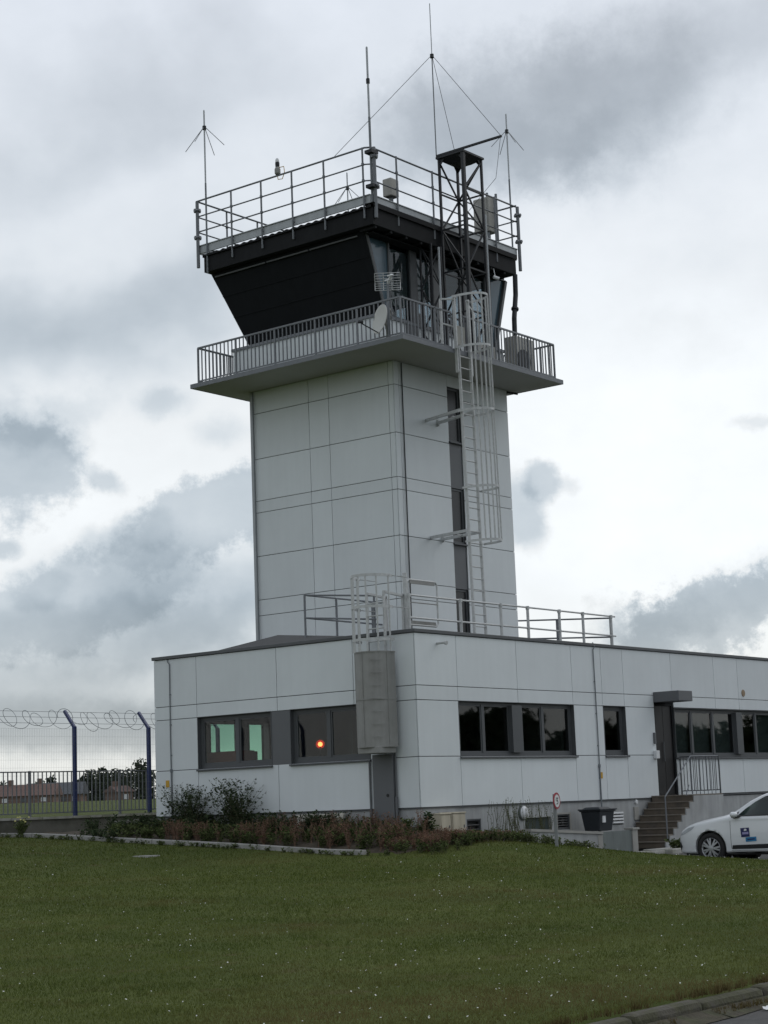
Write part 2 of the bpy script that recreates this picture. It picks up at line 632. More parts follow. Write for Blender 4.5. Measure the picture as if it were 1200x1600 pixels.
make_ground()

# road in front with its kerb, car park with its kerb, planted bed with its edging
mb = MB()
for k in range(60):
    x = -60 + k * 2
    mb.add([(x, -16.5, -1.555), (x + 2, -16.5, -1.555), (x + 2, -60, -1.62), (x, -60, -1.62)], [(0, 3, 2, 1)])
tag(mb.build('road', M['asphalt'], fix=False), kind='structure')
mb = MB()
x = -60.
while x < 60:
    w = 1.0
    j = random.uniform(-.012, .012)
    t = random.uniform(-.012, .010)
    mb.box(x + .003, x + w - .003, -16.34 + j, -16.18 + j, -1.9, gz1(x, -16.2) - .012 + t)
    x += w
o = mb.build('kerb', M['oldkerb'], bevel=.05)
tag(o, kind='structure')
mb = MB()          # weathered gutter slope with dirt and moss along the kerb
for k in range(120):
    x = -60 + k
    w1 = .16 + .05 * math.sin(k * 1.7) + random.uniform(0, .05)
    w2 = .16 + .05 * math.sin((k + 1) * 1.7)
    mb.add([(x, -16.37, -1.50), (x + 1, -16.37, -1.50), (x + 1, -16.37 - w2, -1.549), (x, -16.37 - w1, -1.549)], [(0, 3, 2, 1)])
M['gutterm'] = mat('dirty gutter', (.055, .048, .032), 1., var=.4, scale=14, bump=.8, bscale=30, tint=(.05, .055, .025), tscale=5, tamt=.8)
tag(mb.build('gutter', M['gutterm'], fix=False), kind='structure')


def az(y): return -1.19 + .042 * y          # level of the car park


mb = MB()
mb.add([(3.58, -16, az(-5) - .45), (40, -16, az(-5) - .45), (40, -7, az(-7)), (3.58, -7, az(-7)), (40, -.02, az(0)), (3.58, -.9, az(-.9))], [(0, 1, 2, 3), (3, 2, 4, 5)])
tag(mb.build('car_park', M['asphalt'], fix=False), kind='structure')
mb = MB()
y = -15.
while y < -1.7:
    y2 = y + .99
    z1, z2 = gz1(3.42, y) + .03, gz1(3.42, y2) + .03
    vs = [(3.42, y, z1), (3.57, y, z1), (3.57, y2, z2), (3.42, y2, z2)]
    mb.prism(vs, (0, 0, -.5))
    y += 1.0
# the kerb turns towards the foot of the stairs
for k in range(3):
    xa = 3.60 + k * 1.0
    mb.prism([(xa, -1.95, -1.13 - .02 * k), (xa + .99, -1.95, -1.15 - .02 * k), (xa + .99, -1.80, -1.15 - .02 * k), (xa, -1.80, -1.13 - .02 * k)], (0, 0, -.4))
tag(mb.build('kerb', M['kerbc'], bevel=.015), kind='structure')
# bed edging
mb = MB()
y = -1.0
while y < 11.5:
    z1, z2 = gz1(-2.0, y) + .10, gz1(-2.0, y + .99) + .10
    if y > -.9: mb.prism([(-1.98, y, z1), (-1.85, y, z1), (-1.85, y + .985, z2), (-1.98, y + .985, z2)], (0, 0, -.6))
    y += 1.0
tag(mb.build('edging', M['concrete'], bevel=.015), kind='structure')


def bedz(x, y):
    t = (x + 1.85) / 1.85
    return gz1(-2., y) * (1 - t) + t * (-.40 + .012 * y if y > -.2 else -.5)


mb = MB()
ys = np.arange(-1.6, 12., .4)
xs = [-1.86, -1.4, -.9, -.4, .0]
idx = {}
for j, y in enumerate(ys):
    for i, x in enumerate(xs):
        idx[i, j] = len(mb.v)
        mb.v.append((x, y, bedz(x, max(y, -.6)) + random.uniform(-.03, .03) - (.25 if y < -1 else 0)))
for j in range(len(ys) - 1):
    for i in range(len(xs) - 1):
        mb.f.append((idx[i, j], idx[i + 1, j], idx[i + 1, j + 1], idx[i, j + 1]))
tag(mb.build('flower_bed', M['soil'], smooth=True), kind='structure')
mb = MB()
for i in range(6):
    for j in range(3):
        xa, ya = i * .4, -1.06 + j * .36
        z = -.60 - .03 * xa
        mb.add([(xa, ya, z - .03 * (2 - j)), (xa + .4, ya, z - .012 - .03 * (2 - j)), (xa + .4, ya + .36, z - .012 - .03 * (1 - j)), (xa, ya + .36, z - .03 * (1 - j))], [(0, 1, 2, 3)])
tag(mb.build('flower_bed', M['soil'], smooth=True), kind='structure')

# ------------------------------------------------------- operations building
HB = thing('operations_building', 'long low white panelled building with anthracite windows at the foot of the tower', 'building', (0, 0, -1.2))
FR = lambda u, w, z: (u, w, z)           # front (long) side, u along it, w into the building
LF = lambda u, w, z: (w, u, z)           # left (short) side


def fbox(mb, P, u0, u1, w0, w1, z0, z1):
    a, b = P(u0, w0, z0), P(u1, w1, z1)
    mb.box(a[0], b[0], a[1], b[1], a[2], b[2])


def cladding(mb, P, rows, t=.024, gap=.007, w=0.):
    """rows: (z0, z1, [u splits], [indices of gaps to skip])"""
    for z0, z1, us, skip in rows:
        for i in range(len(us) - 1):
            if i in skip: continue
            fbox(mb, P, us[i] + gap, us[i + 1] - gap, w, w + t, z0 + gap, z1 - gap)


def core(mb, P, u0, u1, z0, z1, w0, w1, holes):
    holes = [(max(h[0], u0), min(h[1], u1), max(h[2], z0), min(h[3], z1)) for h in holes]
    us = sorted({u0, u1, *[h[0] for h in holes], *[h[1] for h in holes]})
    zs = sorted({z0, z1, *[h[2] for h in holes], *[h[3] for h in holes]})
    for i in range(len(us) - 1):
        for j in range(len(zs) - 1):
            um, zm = (us[i] + us[i + 1]) / 2, (zs[j] + zs[j + 1]) / 2
            if any(h[0] < um < h[1] and h[2] < zm < h[3] for h in holes): continue
            fbox(mb, P, us[i], us[i + 1], w0, w1, zs[j], zs[j + 1])


ZT, Z1, Z2, ZS = 3.675, 2.56, 2.25, 1.06
WD = 7.86
mb = MB()
C1 = [0, 1.47, 3.78, 6.08, 7.41, 8.43, 10.82, 13.12, 14.47, 16.7, 19., 21.3, 23.6]
cladding(mb, FR, [(0, ZS, [.0, 1.47, 3.78, 6.08, 7.41, 8.43, 9.86], []),
                  (0.04, 0.98, [10.86, 12.0, 13.12, 14.47, 16.7, 19., 21.3, 23.6], []),
                  (ZS, Z2, [0, 1.47], []), (ZS, Z2, [6.10, 7.41], []), (ZS, Z2, [8.45, 9.86], []),
                  (Z2, Z1, [0, 1.47, 3.78, 6.08, 7.41, 8.43, 9.86], []), (Z2 + .02, Z1, [10.86, 13.12, 14.47, 16.7, 19., 21.3, 23.6], []),
                  (2.39, Z1, [9.86, 10.86], []),
                  (Z1, ZT, C1, [])])
mb.build('cladding', M['clad'], HB, bevel=.004)
mb2 = MB()
cladding(mb2, LF, [(0, ZS, [0.026, .63], []), (0, ZS, [1.19, 1.31, 3.96, 6.45, WD], []), (ZS, Z2, [.026, .63], []), (ZS, Z2, [6.45, WD], []),
                  (Z2, Z1, [.026, 1.72, 3.95, 6.46, WD], []), (Z1, ZT, [.026, 1.72, 3.95, 6.46, WD], []), (ZS, Z2, [.63, 1.31], [])])
mb2.build('cladding', M['clad'], HB, bevel=.004)
mb = MB()
holesF = [(1.47, 6.10, ZS, Z2), (7.41, 8.45, ZS, Z2), (9.86, 10.86, -.2, 2.38), (10.86, 22.5, 1.0, Z2)]
core(mb, FR, .03, 23.6, -.02, 3.62, .03, .26, holesF)
holesL = [(1.31, 6.45, ZS, Z2)]
core(mb, LF, .262, WD - .03, -.02, 3.62, .03, .26, holesL)
mb.build('wall', M['core'], HB)
mb = MB()          # rear, end and inner walls
holesB = [(1.60, 2.74, 1.0, 2.22), (2.96, 3.74, 1.0, 2.22)]
core(mb, FR, .262, 23.6, 0, 3.6, WD - .26, WD, holesB)
mb.box(23.35, 23.6, .27, WD - .27, 0, 3.6)
mb.box(5.9, 6.0, .27, WD - .27, .06, 3.4)
mb.box(9.7, 9.8, .27, WD - .27, .06, 3.4)
mb.box(.27, 23.3, 3.9, 4.0, .06, .9)
mb.box(6.02, 23.3, 3.9, 4.0, .9, 3.4)
mb.box(2.2, 5.88, 3.6, 3.7, .06, 3.4)
mb.box(.27, 23.3, .27, WD - .27, -.05, .05)
mb.box(.27, 23.3, .27, WD - .27, 3.41, 3.46)
mb.build('inner_wall', M['wallin'], HB)
mb = MB()
core(mb, FR, .04, 23.6, -2.2, -.026, .045, .3, [(1.65, 2.18, -.85, -.29), (3.88, 4.95, -.95, -.33), (5.2, 5.72, -.64, -.29), (7.62, 8.11, -.61, -.3)])
core(mb, LF, .302, WD, -1.6, -.026, .045, .3, [])
mb.build('plinth', M['plinth'], HB)
mb = MB()          # drip profile between cladding and plinth
fbox(mb, FR, .012, 9.86, .012, .06, -.024, -.002)
fbox(mb, FR, 10.95, 23.6, .012, .06, .0, .03)
fbox(mb, LF, .062, WD, .012, .06, -.024, -.002)
mb.build('base_profile', M['antra'], HB)
mb = MB()
mb.box(-.035, 23.65, -.035, .30, 3.68, 3.755)
mb.box(-.035, .30, .302, WD + .04, 3.68, 3.755)
mb.box(.302, 23.65, WD - .28, WD + .04, 3.68, 3.755)
mb.build('parapet_cap', M['parapet'], HB, bevel=.008)
mb = MB()          # roof with its low hip
rv = [(.301, 6.35, 3.76), (.301, 1.9, 3.77), (.62, 4.42, 4.03), (3.3, 4.42, 4.10), (3.3, 6.6, 3.78), (3.3, 2.2, 3.82)]
mb.add(rv, [(0, 1, 2), (1, 5, 3, 2), (0, 2, 3, 4)])
mb.box(.305, 23.3, .305, WD - .29, 3.47, 3.60)
mb.build('roof', M['roofm'], HB)


def window(P, u0, u1, z0, z1, splits, posts=(), sill=True, w=.10, fr=.055, parent=HB, pane='glasshouse', mate='frame'):
    """frame with mullions, each pane a child, sill a child"""
    f = MB()
    fbox(f, P, u0 + .002, u0 + fr, w, w + .07, z0 + .002, z1 - .002)
    fbox(f, P, u1 - fr, u1 - .002, w, w + .07, z0 + .002, z1 - .002)
    fbox(f, P, u0 + fr, u1 - fr, w + .001, w + .069, z1 - fr, z1 - .002)
    fbox(f, P, u0 + fr, u1 - fr, w + .001, w + .069, z0 + .002, z0 + fr + .02)
    # reveal lining
    fbox(f, P, u0 - .012, u0 + .001, -.004, w + .2, z0 - .01, z1 + .0)
    fbox(f, P, u1 - .001, u1 + .012, -.004, w + .2, z0 - .01, z1 + .0)
    fbox(f, P, u0 + .002, u1 - .002, -.003, w + .2, z1 - .001, z1 + .012)
    edges = [u0 + fr] + list(splits) + [u1 - fr]
    for s_ in splits:
        pw = dict(posts).get(s_, .045)
        fbox(f, P, s_ - pw, s_ + pw, w - (.096 if pw > .1 else .004), w + .075, z0 + fr + .021, z1 - fr - .001)
    fo = f.build('window', M[mate], parent)
    e2 = []
    for i in range(len(edges) - 1):
        a = edges[i] + (dict(posts).get(edges[i], .045) if i else 0)
        b = edges[i + 1] - (dict(posts).get(edges[i + 1], .045) if i < len(edges) - 2 else 0)
        # sash frame and pane
        g = MB()
        s = .038
        fbox(g, P, a, a + s, w + .012, w + .055, z0 + fr + .022, z1 - fr - .002)
        fbox(g, P, b - s, b, w + .012, w + .055, z0 + fr + .022, z1 - fr - .002)
        fbox(g, P, a + s, b - s, w + .013, w + .054, z0 + fr + .022, z0 + fr + .022 + s)
        fbox(g, P, a + s, b - s, w + .013, w + .054, z1 - fr - .002 - s, z1 - fr - .002)
        g.build('sash', M[mate], fo)
        q = MB()
        fbox(q, P, a + s, b - s, w + .03, w + .036, z0 + fr + .022 + s, z1 - fr - .002 - s)
        q.build('pane', M[pane], fo)
    if sill:
        q = MB()
        fbox(q, P, u0 - .03, u1 + .03, -.055, w + .0, z0 - .05, z0 - .012)
        q.build('sill', M['antra'], fo, bevel=.005)
    return fo


window(FR, 1.48, 6.09, ZS, Z2, [2.5, 3.72, 4.88], posts=[(3.72, .2)])
window(FR, 7.425, 8.44, ZS, Z2, [], fr=.07)
window(FR, 10.88, 22.4, 1.0, Z2, [11.92, 13.08, 14.42, 15.55, 16.7, 17.9, 19.2, 20.4], posts=[(14.42, .17), (17.9, .17)])
window(LF, 4.15, 6.44, ZS, Z2, [5.27], fr=.075, pane='glassleft')
window(LF, 1.32, 3.57, ZS, Z2, [2.53], fr=.075, pane='glassleft')
mb = MB()
fbox(mb, LF, 3.583, 4.137, .004, .25, ZS - .006, Z2 - .002)
mb.build('infill_panel', M['antra2'], HB)
for a, b in ((1.60, 2.54), (2.98, 3.53)):
    mb = MB()
    for (p, q, r, s) in ((a, a + .03, 1.0, 2.22), (b - .03, b, 1.0, 2.22)): mb.box(p, q, WD - .27, WD - .22, r, s)
    mb.box(a + .03, b - .03, WD - .269, WD - .221, 1.0, 1.05)
    mb.box(a + .03, b - .03, WD - .269, WD - .221, 2.18, 2.22)
    fo = mb.build('window', M['frame'], HB)
    MB().box(a + .03, b - .03, WD - .245, WD - .238, 1.05, 2.18).build('pane', M['glasssee'], fo)
# blinds behind the long window strip
M['blind'] = mat('grey window blind', (.30, .31, .32), .9, var=.05)
for a, b in ((10.95, 11.88), (11.98, 13.03), (13.13, 14.2), (15.6, 16.65), (18.1, 19.15)):
    MB().box(a, b, .215, .225, 1.1, 2.2).build('blind', M['blind'], HB)
# door, canopy
mb = MB()
mb.box(9.87, 9.93, .03, .14, .05, 2.37)
mb.box(10.79, 10.85, .03, .14, .05, 2.37)
mb.box(9.93, 10.79, .031, .139, 2.31, 2.37)
do = mb.build('door', M['fascia'], HB)
mb = MB()
mb.box(9.932, 10.35, .06, .11, .055, 2.305)
mb.box(10.37, 10.788, .062, .112, .055, 2.305)
mb.build('door_leaf', mat('brown black door', (.014, .013, .0135), .5), do)
MB().tube([(10.30, .03, .9), (10.30, .03, 1.4)], .015).bar((10.30, .03, .95), (10.30, .07, .95), .015).bar((10.30, .03, 1.35), (10.30, .07, 1.35), .015).build('handle', M['antra'], do)
MB().box(9.84, 10.54, -.74, -.004, 2.38, 2.64).build('canopy', M['antra2'], HB, bevel=.012)
# small fittings
MB().box(9.72, 9.80, -.05, -.003, 1.34, 1.62).build('intercom', M['antra2'], HB, bevel=.006)
MB().box(9.68, 9.84, -.10, -.003, .97, 1.17).build('letter_box', M['white'], HB, bevel=.01)
MB().tube([(.78, -.005, 3.47), (.78, -.22, 3.47)], .025).tube([(.78, -.22, 3.47), (.78, -.27, 3.46)], .045).build('roof_outlet', M['galv'], HB)
MB().lathe([(.001, -.02), (.09, -.018), (.1, -.004)], (14.74, 0, 2.73), (0, 1, 0)).build('plate', M['brown'], HB)
rl = MB().lathe([(.165, -.002), (.165, -.05), (.15, -.065)], (3.78, .045, -.21), (0, 1, 0), 28).build('bulkhead_lamp', M['side'], HB, smooth=False)
MB().lathe([(.15, -.06), (.13, -.10), (.08, -.125), (.001, -.13)], (3.78, .045, -.21), (0, 1, 0), 28).build('lens', M['white'], rl, smooth=True)


def conductor(P, u, z0, z1, w=-.02, hook=True):
    mb = MB()
    pts = [P(u, w, z0), P(u + .01, w, (z0 + z1) / 2), P(u, w, z1)]
    if hook: pts += [P(u + .05, w - .02, z1 + .08), P(u + .12, .05, z1 + .18), P(u + .18, .15, z1 + .12)]
    mb.tube(pts, .014, 6)
    mb.tube([P(u, w, z0), P(u, w, z0 + 1.05)], .021, 6)
    mb.tube([P(u, w, z0 + 1.02), P(u, w, z0 + 1.1)], .034, 6)
    for k in range(1, 5):
        z = z0 + (z1 - z0) * k / 5
        c = P(u, w / 2, z)
        mb.box(c[0] - .02, c[0] + .02, c[1] - .02, c[1] + .02, z - .012, z + .012)
    return mb.build('lightning_conductor', M['greypole'], HB)


conductor(FR, 7.07, -.25, 3.6)
conductor(LF, 7.31, .0, 3.55)
MB().box(7.13, 7.21, -.012, -.002, .51, .66).build('warning_sticker', M['yellow'], HB)
MB().box(-.012, -.002, 7.40, 7.51, .68, .84).build('warning_sticker', M['yellow'], HB)
# basement openings
for (a, b, z0, z1) in ((1.65, 2.18, -.85, -.29), (5.2, 5.72, -.64, -.29)):
    f = MB()
    for k in range(6):
        zz = z0 + (z1 - z0) * (k + .5) / 6
        f.obox(((a + b) / 2, .085, zz), ((b - a) / 2 - .03, 0, 0), (0, .02, -.012), (0, .002, .004))
    f.box(a, a + .03, .05, .12, z0, z1).box(b - .03, b, .05, .12, z0, z1)
    f.box(a + .03, b - .03, .051, .119, z1 - .03, z1).box(a + .03, b - .03, .051, .119, z0, z0 + .03)
    vo = f.build('vent', M['antra'], HB)
    MB().box((a + b) / 2 - .04, (a + b) / 2 + .05, .07, .08, (z0 + z1) / 2 - .08, (z0 + z1) / 2 + .08).build('vent_flap', M['black'], vo)
    MB().box(a, b, .14, .2, z0, z1).build('backing', M['black'], vo)
f = MB().box(3.88, 4.95, .12, .16, -.95, -.33)
f.build('basement_window', mat('dull basement glass', (.06, .075, .072), .3), HB)
MB().box(5.14, 5.2, .03, .05, -.66, -.25).box(5.72, 5.78, .03, .05, -.66, -.25).box(5.2, 5.72, .031, .049, -.29, -.25).box(5.14, 5.78, .0, .0495, -.70, -.662).build('vent_surround', M['paver'], HB)
f = MB()
for k in range(4):
    z = -.335 - k * .075
    f.obox((7.865, .045, z), (.24, 0, 0), (0, .03, -.014), (0, .004, .02))
vo = f.build('louvre', M['white'], HB)
MB().box(7.62, 8.11, .12, .15, -.61, -.3).build('backing', M['black'], vo)
MB().box(8.62, 8.82, .0, .044, -.52, -.2).build('junction_box', M['paver'], HB, bevel=.008)
MB().lathe([(.001, -.05), (.05, -.045), (.055, 0)], (8.74, .04, -.08), (0, 1, 0), 14).build('spot_lamp', M['white'], HB)
# grey duct and pipes under the roof ladder
MB().box(-.10, .04, .64, 1.19, -1.0, 1.14).build('duct', M['antra2'], HB, bevel=.006)
MB().lathe([(.001, -.0), (.035, 0), (.035, .01), (.0, .012)], (-.10, .80, .28), (-1, 0, 0), 12).build('lock', M['black'], HB)
MB().tube([(-.05, 1.31, -.7), (-.05, 1.31, 1.02)], .022, 7).tube([(-.05, 1.31, -.7), (-.05, 1.31, .02)], .032, 7).build('pipe', M['antra2'], HB)
MB().tube([(-.05, .60, -.7), (-.05, .60, 2.2)], .018, 7).tube([(-.06, .60, -.7), (-.06, .60, .24)], .032, 7).build('pipe', M['antra2'], HB)

# --------------------------------------------------------- stairs, low walls
ST = thing('staircase', 'brown outdoor stairs with thin handrail leading up to the dark entrance door', 'stairs', (9, -.6, -1.2))
mb, nb = MB(), MB()
xs0, tr, rs = 9.45, .214, .154
for k in range(8):
    ztop = .05 - k * rs
    xa = xs0 - k * tr
    mb.box(xa, xa + tr if k else 10.97, -1.165, -.02, ztop - rs, ztop - .028)
    nb.box(xa - .022, xa + tr - .024 if k else 10.97, -1.18, -.02, ztop - .027, ztop)
mb.build('riser', M['step'], ST)
nb.build('tread', M['nose'], ST)
mb = MB()
pts = [(10.97, -1.15, .02), (xs0 + .01, -1.15, .02)]
for k in range(1, 8):
    pts += [(xs0 - (k - 1) * tr + .01, -1.15, .02 - k * rs), (xs0 - k * tr + .01, -1.15, .02 - k * rs)]
pts += [(xs0 - 7 * tr, -1.15, -1.5), (10.97, -1.15, -1.5)]
mb.prism([(p[0], -1.166, p[2]) for p in pts], (0, -.03, 0))
mb.box(9.5, 10.97, -1.164, -.02, -1.5, -.11)
mb.build('side_wall', M['plinth'], ST)
mb = MB()
RX = 10.93
mb.bar((RX, -.05, 1.0), (RX, -1.15, 1.0), .035)
mb.bar((RX, -.05, .14), (RX, -1.15, .14), .025)
for k in range(13):
    y = -.05 - k * 1.10 / 12
    mb.bar((RX, y, .05 if k in (0, 12) else .14), (RX, y, 1.0), .03 if k in (0, 12) else .014)
mb.build('landing_railing', M['antra'], ST)
mb = MB()
mb.tube([(9.5, -1.14, .06), (9.5, -1.14, .98), (8.15, -1.14, .02), (8.15, -1.14, -1.0)], .018, 7)
mb.tube([(9.5, -1.14, .98), (RX, -1.14, .99)], .016, 7)
mb.tube([(9.35, -1.14, .28), (9.2, -1.14, .08), (9.2, -1.14, .02)], .014, 6)
for k in range(1, 7): mb.bar((9.5 + k * .2, -1.14, .05), (9.5 + k * .2, -1.14, .98), .013)
mb.build('handrail', M['rail'], ST)
mb = MB().box(6.75, 8.05, -2.05, -1.26, -1.6, -1.17)
tag(mb.build('concrete_pad', M['kerbc'], bevel=.02), 'pale concrete pad at the foot of the brown stairs', 'concrete pad')

RW = thing('retaining_wall', 'low grey rendered wall with pale sloping coping below the basement vents', 'low wall', (2.6, -1.0, -1.2))
mb = MB()
mb.prism([(2.4, -1.09, -.604), (5.28, -1.09, -.765), (5.28, -1.09, -1.9), (2.4, -1.09, -1.9)], (0, .16, 0))
mb.build('wall', M['plinth'], RW)
mb = MB()
mb.prism([(2.38, -1.12, -.544), (5.3, -1.12, -.705), (5.3, -1.12, -.763), (2.38, -1.12, -.602)], (0, .22, 0))
mb.build('coping', M['paver'], RW)
mb = MB().box(5.10, 5.30, -1.10, -.92, -1.9, -.78)
mb.build('pier', M['paver'], RW)
LW = thing('light_well_wall', 'smooth grey panel wall between the low wall and the stairs, under the dark bin', 'low wall', (6.0, -1.0, -1.2))
MB().box(5.31, 6.62, -1.06, -.94, -1.9, -.715).build('panel', M['side'], LW)
MB().box(6.63, 6.86, -1.09, -.90, -1.9, -.705).build('pier', M['paver'], LW)
MB().box(6.60, 6.90, -1.12, -.88, -.704, -.66).build('coping', M['paver'], LW)
MB().box(5.31, 6.59, -.94, -.2, -.80, -.73).build('floor_slab', M['concrete'], LW)

# wheelie bin on the slab
BX, BY, BZ = 5.90, -.62, -.728
BN = thing('wheelie_bin', 'dark grey two wheeled rubbish bin with a small white label', 'bin', (BX, BY, BZ))
b0, b1, bh = .22, .30, .50


def taper(mb, cx, cy, z0, a0, c0, z1, a1, c1):
    vs = [(cx - a0, cy - c0, z0), (cx + a0, cy - c0, z0), (cx + a0, cy + c0, z0), (cx - a0, cy + c0, z0),
          (cx - a1, cy - c1, z1), (cx + a1, cy - c1, z1), (cx + a1, cy + c1, z1), (cx - a1, cy + c1, z1)]
    mb.add(vs, [(3, 2, 1, 0), (4, 5, 6, 7), (0, 1, 5, 4), (1, 2, 6, 5), (2, 3, 7, 6), (3, 0, 4, 7)])


mb = MB()
taper(mb, BX, BY, BZ + .03, .27, .20, BZ + .47, .32, .26)
taper(mb, BX, BY, BZ + .471, .35, .29, BZ + .50, .35, .29)
mb.build('body', M['bin'], BN, bevel=.015)
mb = MB()
taper(mb, BX, BY, BZ + .502, .37, .31, BZ + .535, .37, .31)
taper(mb, BX - .03, BY, BZ + .536, .26, .24, BZ + .575, .20, .18)
mb.bar((BX + .38, BY - .2, BZ + .50), (BX + .38, BY + .2, BZ + .50), .04)
mb.build('lid', M['bin'], BN, bevel=.012)
MB().box(BX - .20, BX - .08, BY - .262, BY - .235, BZ + .22, BZ + .37).build('label', M['white'], BN)
for s in (-1, 1): MB().lathe([(.03, -.02), (.055, -.02), (.055, .02), (.03, .02)], (BX + s * .22, BY + .1, BZ + .055), (0, 1, 0), 14).build('wheel', M['tyre'], BN)

# utility cabinets
for k, (xa, xb, zt, lab) in enumerate(((.18, .56, -.13, 'beige utility cabinet nearer the building corner, its narrow side in view'),
                                       (.58, 1.08, -.12, 'wider beige utility cabinet beside the basement vent'))):
    UC = thing('utility_cabinet', lab, 'utility cabinet', ((xa + xb) / 2, -.2, -.8), 'beige utility cabinets against the plinth')
    MB().box(xa, xb, -.34, -.0, -.95, zt - .035).build('body', M['beige'], UC, bevel=.008)
    MB().box(xa - .012, xb + .012, -.36, -.0, zt - .034, zt).build('lid', M['beige'], UC, bevel=.01)
    MB().box(xa + .03, xb - .03, -.352, -.342, -.80, zt - .06).build('door', M['beige'], UC, bevel=.004)
    MB().box(xb - .09, xb - .06, -.362, -.353, -.45, -.39).build('lock', M['antra'], UC)

# road sign
SG = thing('road_sign', 'small round red bordered sign on a grey post before the low wall', 'road sign', (.33, -3.1, -.92))
MB().tube([(.33, -3.1, -1.05), (.33, -3.1, .17)], .034, 10).build('post', M['signpost'], SG)
sn = Vector((.16, -.985, 0)).normalized()      # the disc faces along the building front
st = Vector((0, 0, 1)).cross(sn).normalized()
sc = Vector((.33, -3.1, .035)) + sn * .055
MB().lathe([(.001, 0), (.165, 0), (.165, .012), (.001, .012)], sc - sn * .014, sn, 36).build('plate', M['red'], SG)
fc = MB().lathe([(.001, .0), (.125, .0), (.125, .002), (.001, .002)], sc, sn, 36).build('sign_face', M['white'], SG)
mb = MB()
for (a, b, w) in (((-.05, .055), (.05, .055), .018), ((0, .055), (0, .0), .02), ((-.03, .0), (.035, .0), .018), ((.035, .0), (.035, -.05), .018), ((.035, -.055), (-.03, -.06), .018), ((-.06, .03), (-.06, .01), .015)):
    mb.bar(sc + sn * .004 + st * a[0] + Vector((0, 0, a[1])), sc + sn * .004 + st * b[0] + Vector((0, 0, b[1])), w, w if False else .004, up=sn)
mb.build('sign_print', M['black'], fc)

# ------------------------------------------------------------ control tower
TX0, TX1, TY0, TY1 = 3.285, 8.10, 2.815, 7.517
TW = thing('control_tower', 'white panelled airport control tower with black glazed cab and railed balcony', 'control tower', (5.7, 5.2, 3.5))
TFR = lambda u, w, z: (u, TY0 + w, z)
TLF = lambda u, w, z: (TX0 + w, u, z)
zz = [3.55, 4.90, 5.30, 6.41, 7.526, 7.83, 8.915, 10.10, 10.69]
mb = MB()
rf, rl_ = [], []
for i in range(8):
    rl_.append((zz[i], zz[i + 1], [TY0 + .026, 3.0, 4.90, 5.55, TY1], []))
    rf.append((zz[i], zz[i + 1], [TX0, 3.47, 5.44], []))
    rf.append((zz[i], zz[i + 1], [5.99, TX1], []))
cladding(mb, TFR, rf, gap=.007)
cladding(mb, TLF, rl_, gap=.007)
mb.box(5.447, 5.983, TY0, TY0 + .024, 10.385, 10.683)
for i in range(8):
    mb.box(TX1 - .024, TX1, TY0 + .028, TY1 - .03, zz[i] + .006, zz[i + 1] - .006)
    mb.box(TX0 + .028, TX1, TY1 - .024, TY1, zz[i] + .006, zz[i + 1] - .006)
mb.build('cladding', M['clad'], TW, bevel=.004)
mb = MB()
core(mb, TFR, TX0 + .03, TX1 - .03, 3.4, 10.688, .03, .3, [(5.44, 5.99, 3.4, 10.375)])
mb.box(TX0 + .03, TX1 - .03, TY0 + .3, TY1 - .03, 3.4, 10.688)
mb.build('wall', M['core'], TW)
MB().box(TX0 - .012, TX0 + .02, TY1 - .09, TY1 + .012, 3.6, 10.68).build('corner_profile', M['toe'], TW)
mb = MB()
for (z0, z1) in ((8.99, 10.375), (6.42, 7.80), (3.6, 5.27)):
    f = MB()
    f.box(5.445, 5.49, TY0 + .06, TY0 + .12, z0, z1).box(5.94, 5.985, TY0 + .06, TY0 + .12, z0, z1)
    f.box(5.49, 5.94, TY0 + .061, TY0 + .119, z0, z0 + .05).box(5.49, 5.94, TY0 + .061, TY0 + .119, z1 - .05, z1)
    fo = f.build('window', M['frame'], TW)
    MB().box(5.49, 5.94, TY0 + .085, TY0 + .09, z0 + .05, z1 - .05).build('pane', mat('stair window glass', (.012, .013, .014), .25), fo)
    if z0 > 4: MB().box(5.42, 6.0, TY0 - .05, TY0 + .06, z0 - .05, z0 - .012).build('sill', M['antra'], fo)
for (z0, z1) in ((7.81, 8.94), (5.28, 6.37)):
    MB().box(5.445, 5.985, TY0 + .03, TY0 + .05, z0, z1).build('spandrel', M['antra2'], TW)
MB().tube([(3.56, TY0 - .03, 3.6), (3.56, TY0 - .03, 10.66)], .016, 6).build('lightning_conductor', M['cable'], TW)
MB().tube([(TX0 - .05, TY1 - .13, 3.7), (TX0 - .05, TY1 - .13, 10.66)], .022, 6).build('pipe', M['greypole'], TW)

# balcony
SX0, SX1, SY0, SY1, SZ0, SZ1 = 1.808, 8.572, 1.37, 8.19, 10.69, 10.777
mb = MB().box(SX0, SX1, SY0, SY1, SZ0, SZ1)
mb.build('balcony_slab', M['soffit'], TW)
mb = MB()
mb.box(SX0 - .012, SX1 + .012, SY0 - .012, SY0 - .001, SZ0 - .012, SZ1 + .012).box(SX0 - .012, SX0 - .001, SY0, SY1, SZ0 - .012, SZ1 + .012)
mb.box(SX1 + .001, SX1 + .012, SY0, SY1, SZ0 - .012, SZ1 + .012).box(SX0 - .012, SX1 + .012, SY1 + .001, SY1 + .012, SZ0 - .012, SZ1 + .012)
mb.build('slab_edge', M['rail'], TW)
MB().box(SX0 + .12, SX0 + .5, SY0 + .02, SY0 + .5, SZ0 - .006, SZ0 - .001) if False else None
RB = (1.95, 8.43, 1.51, 8.05)
mb, pm = MB(), []


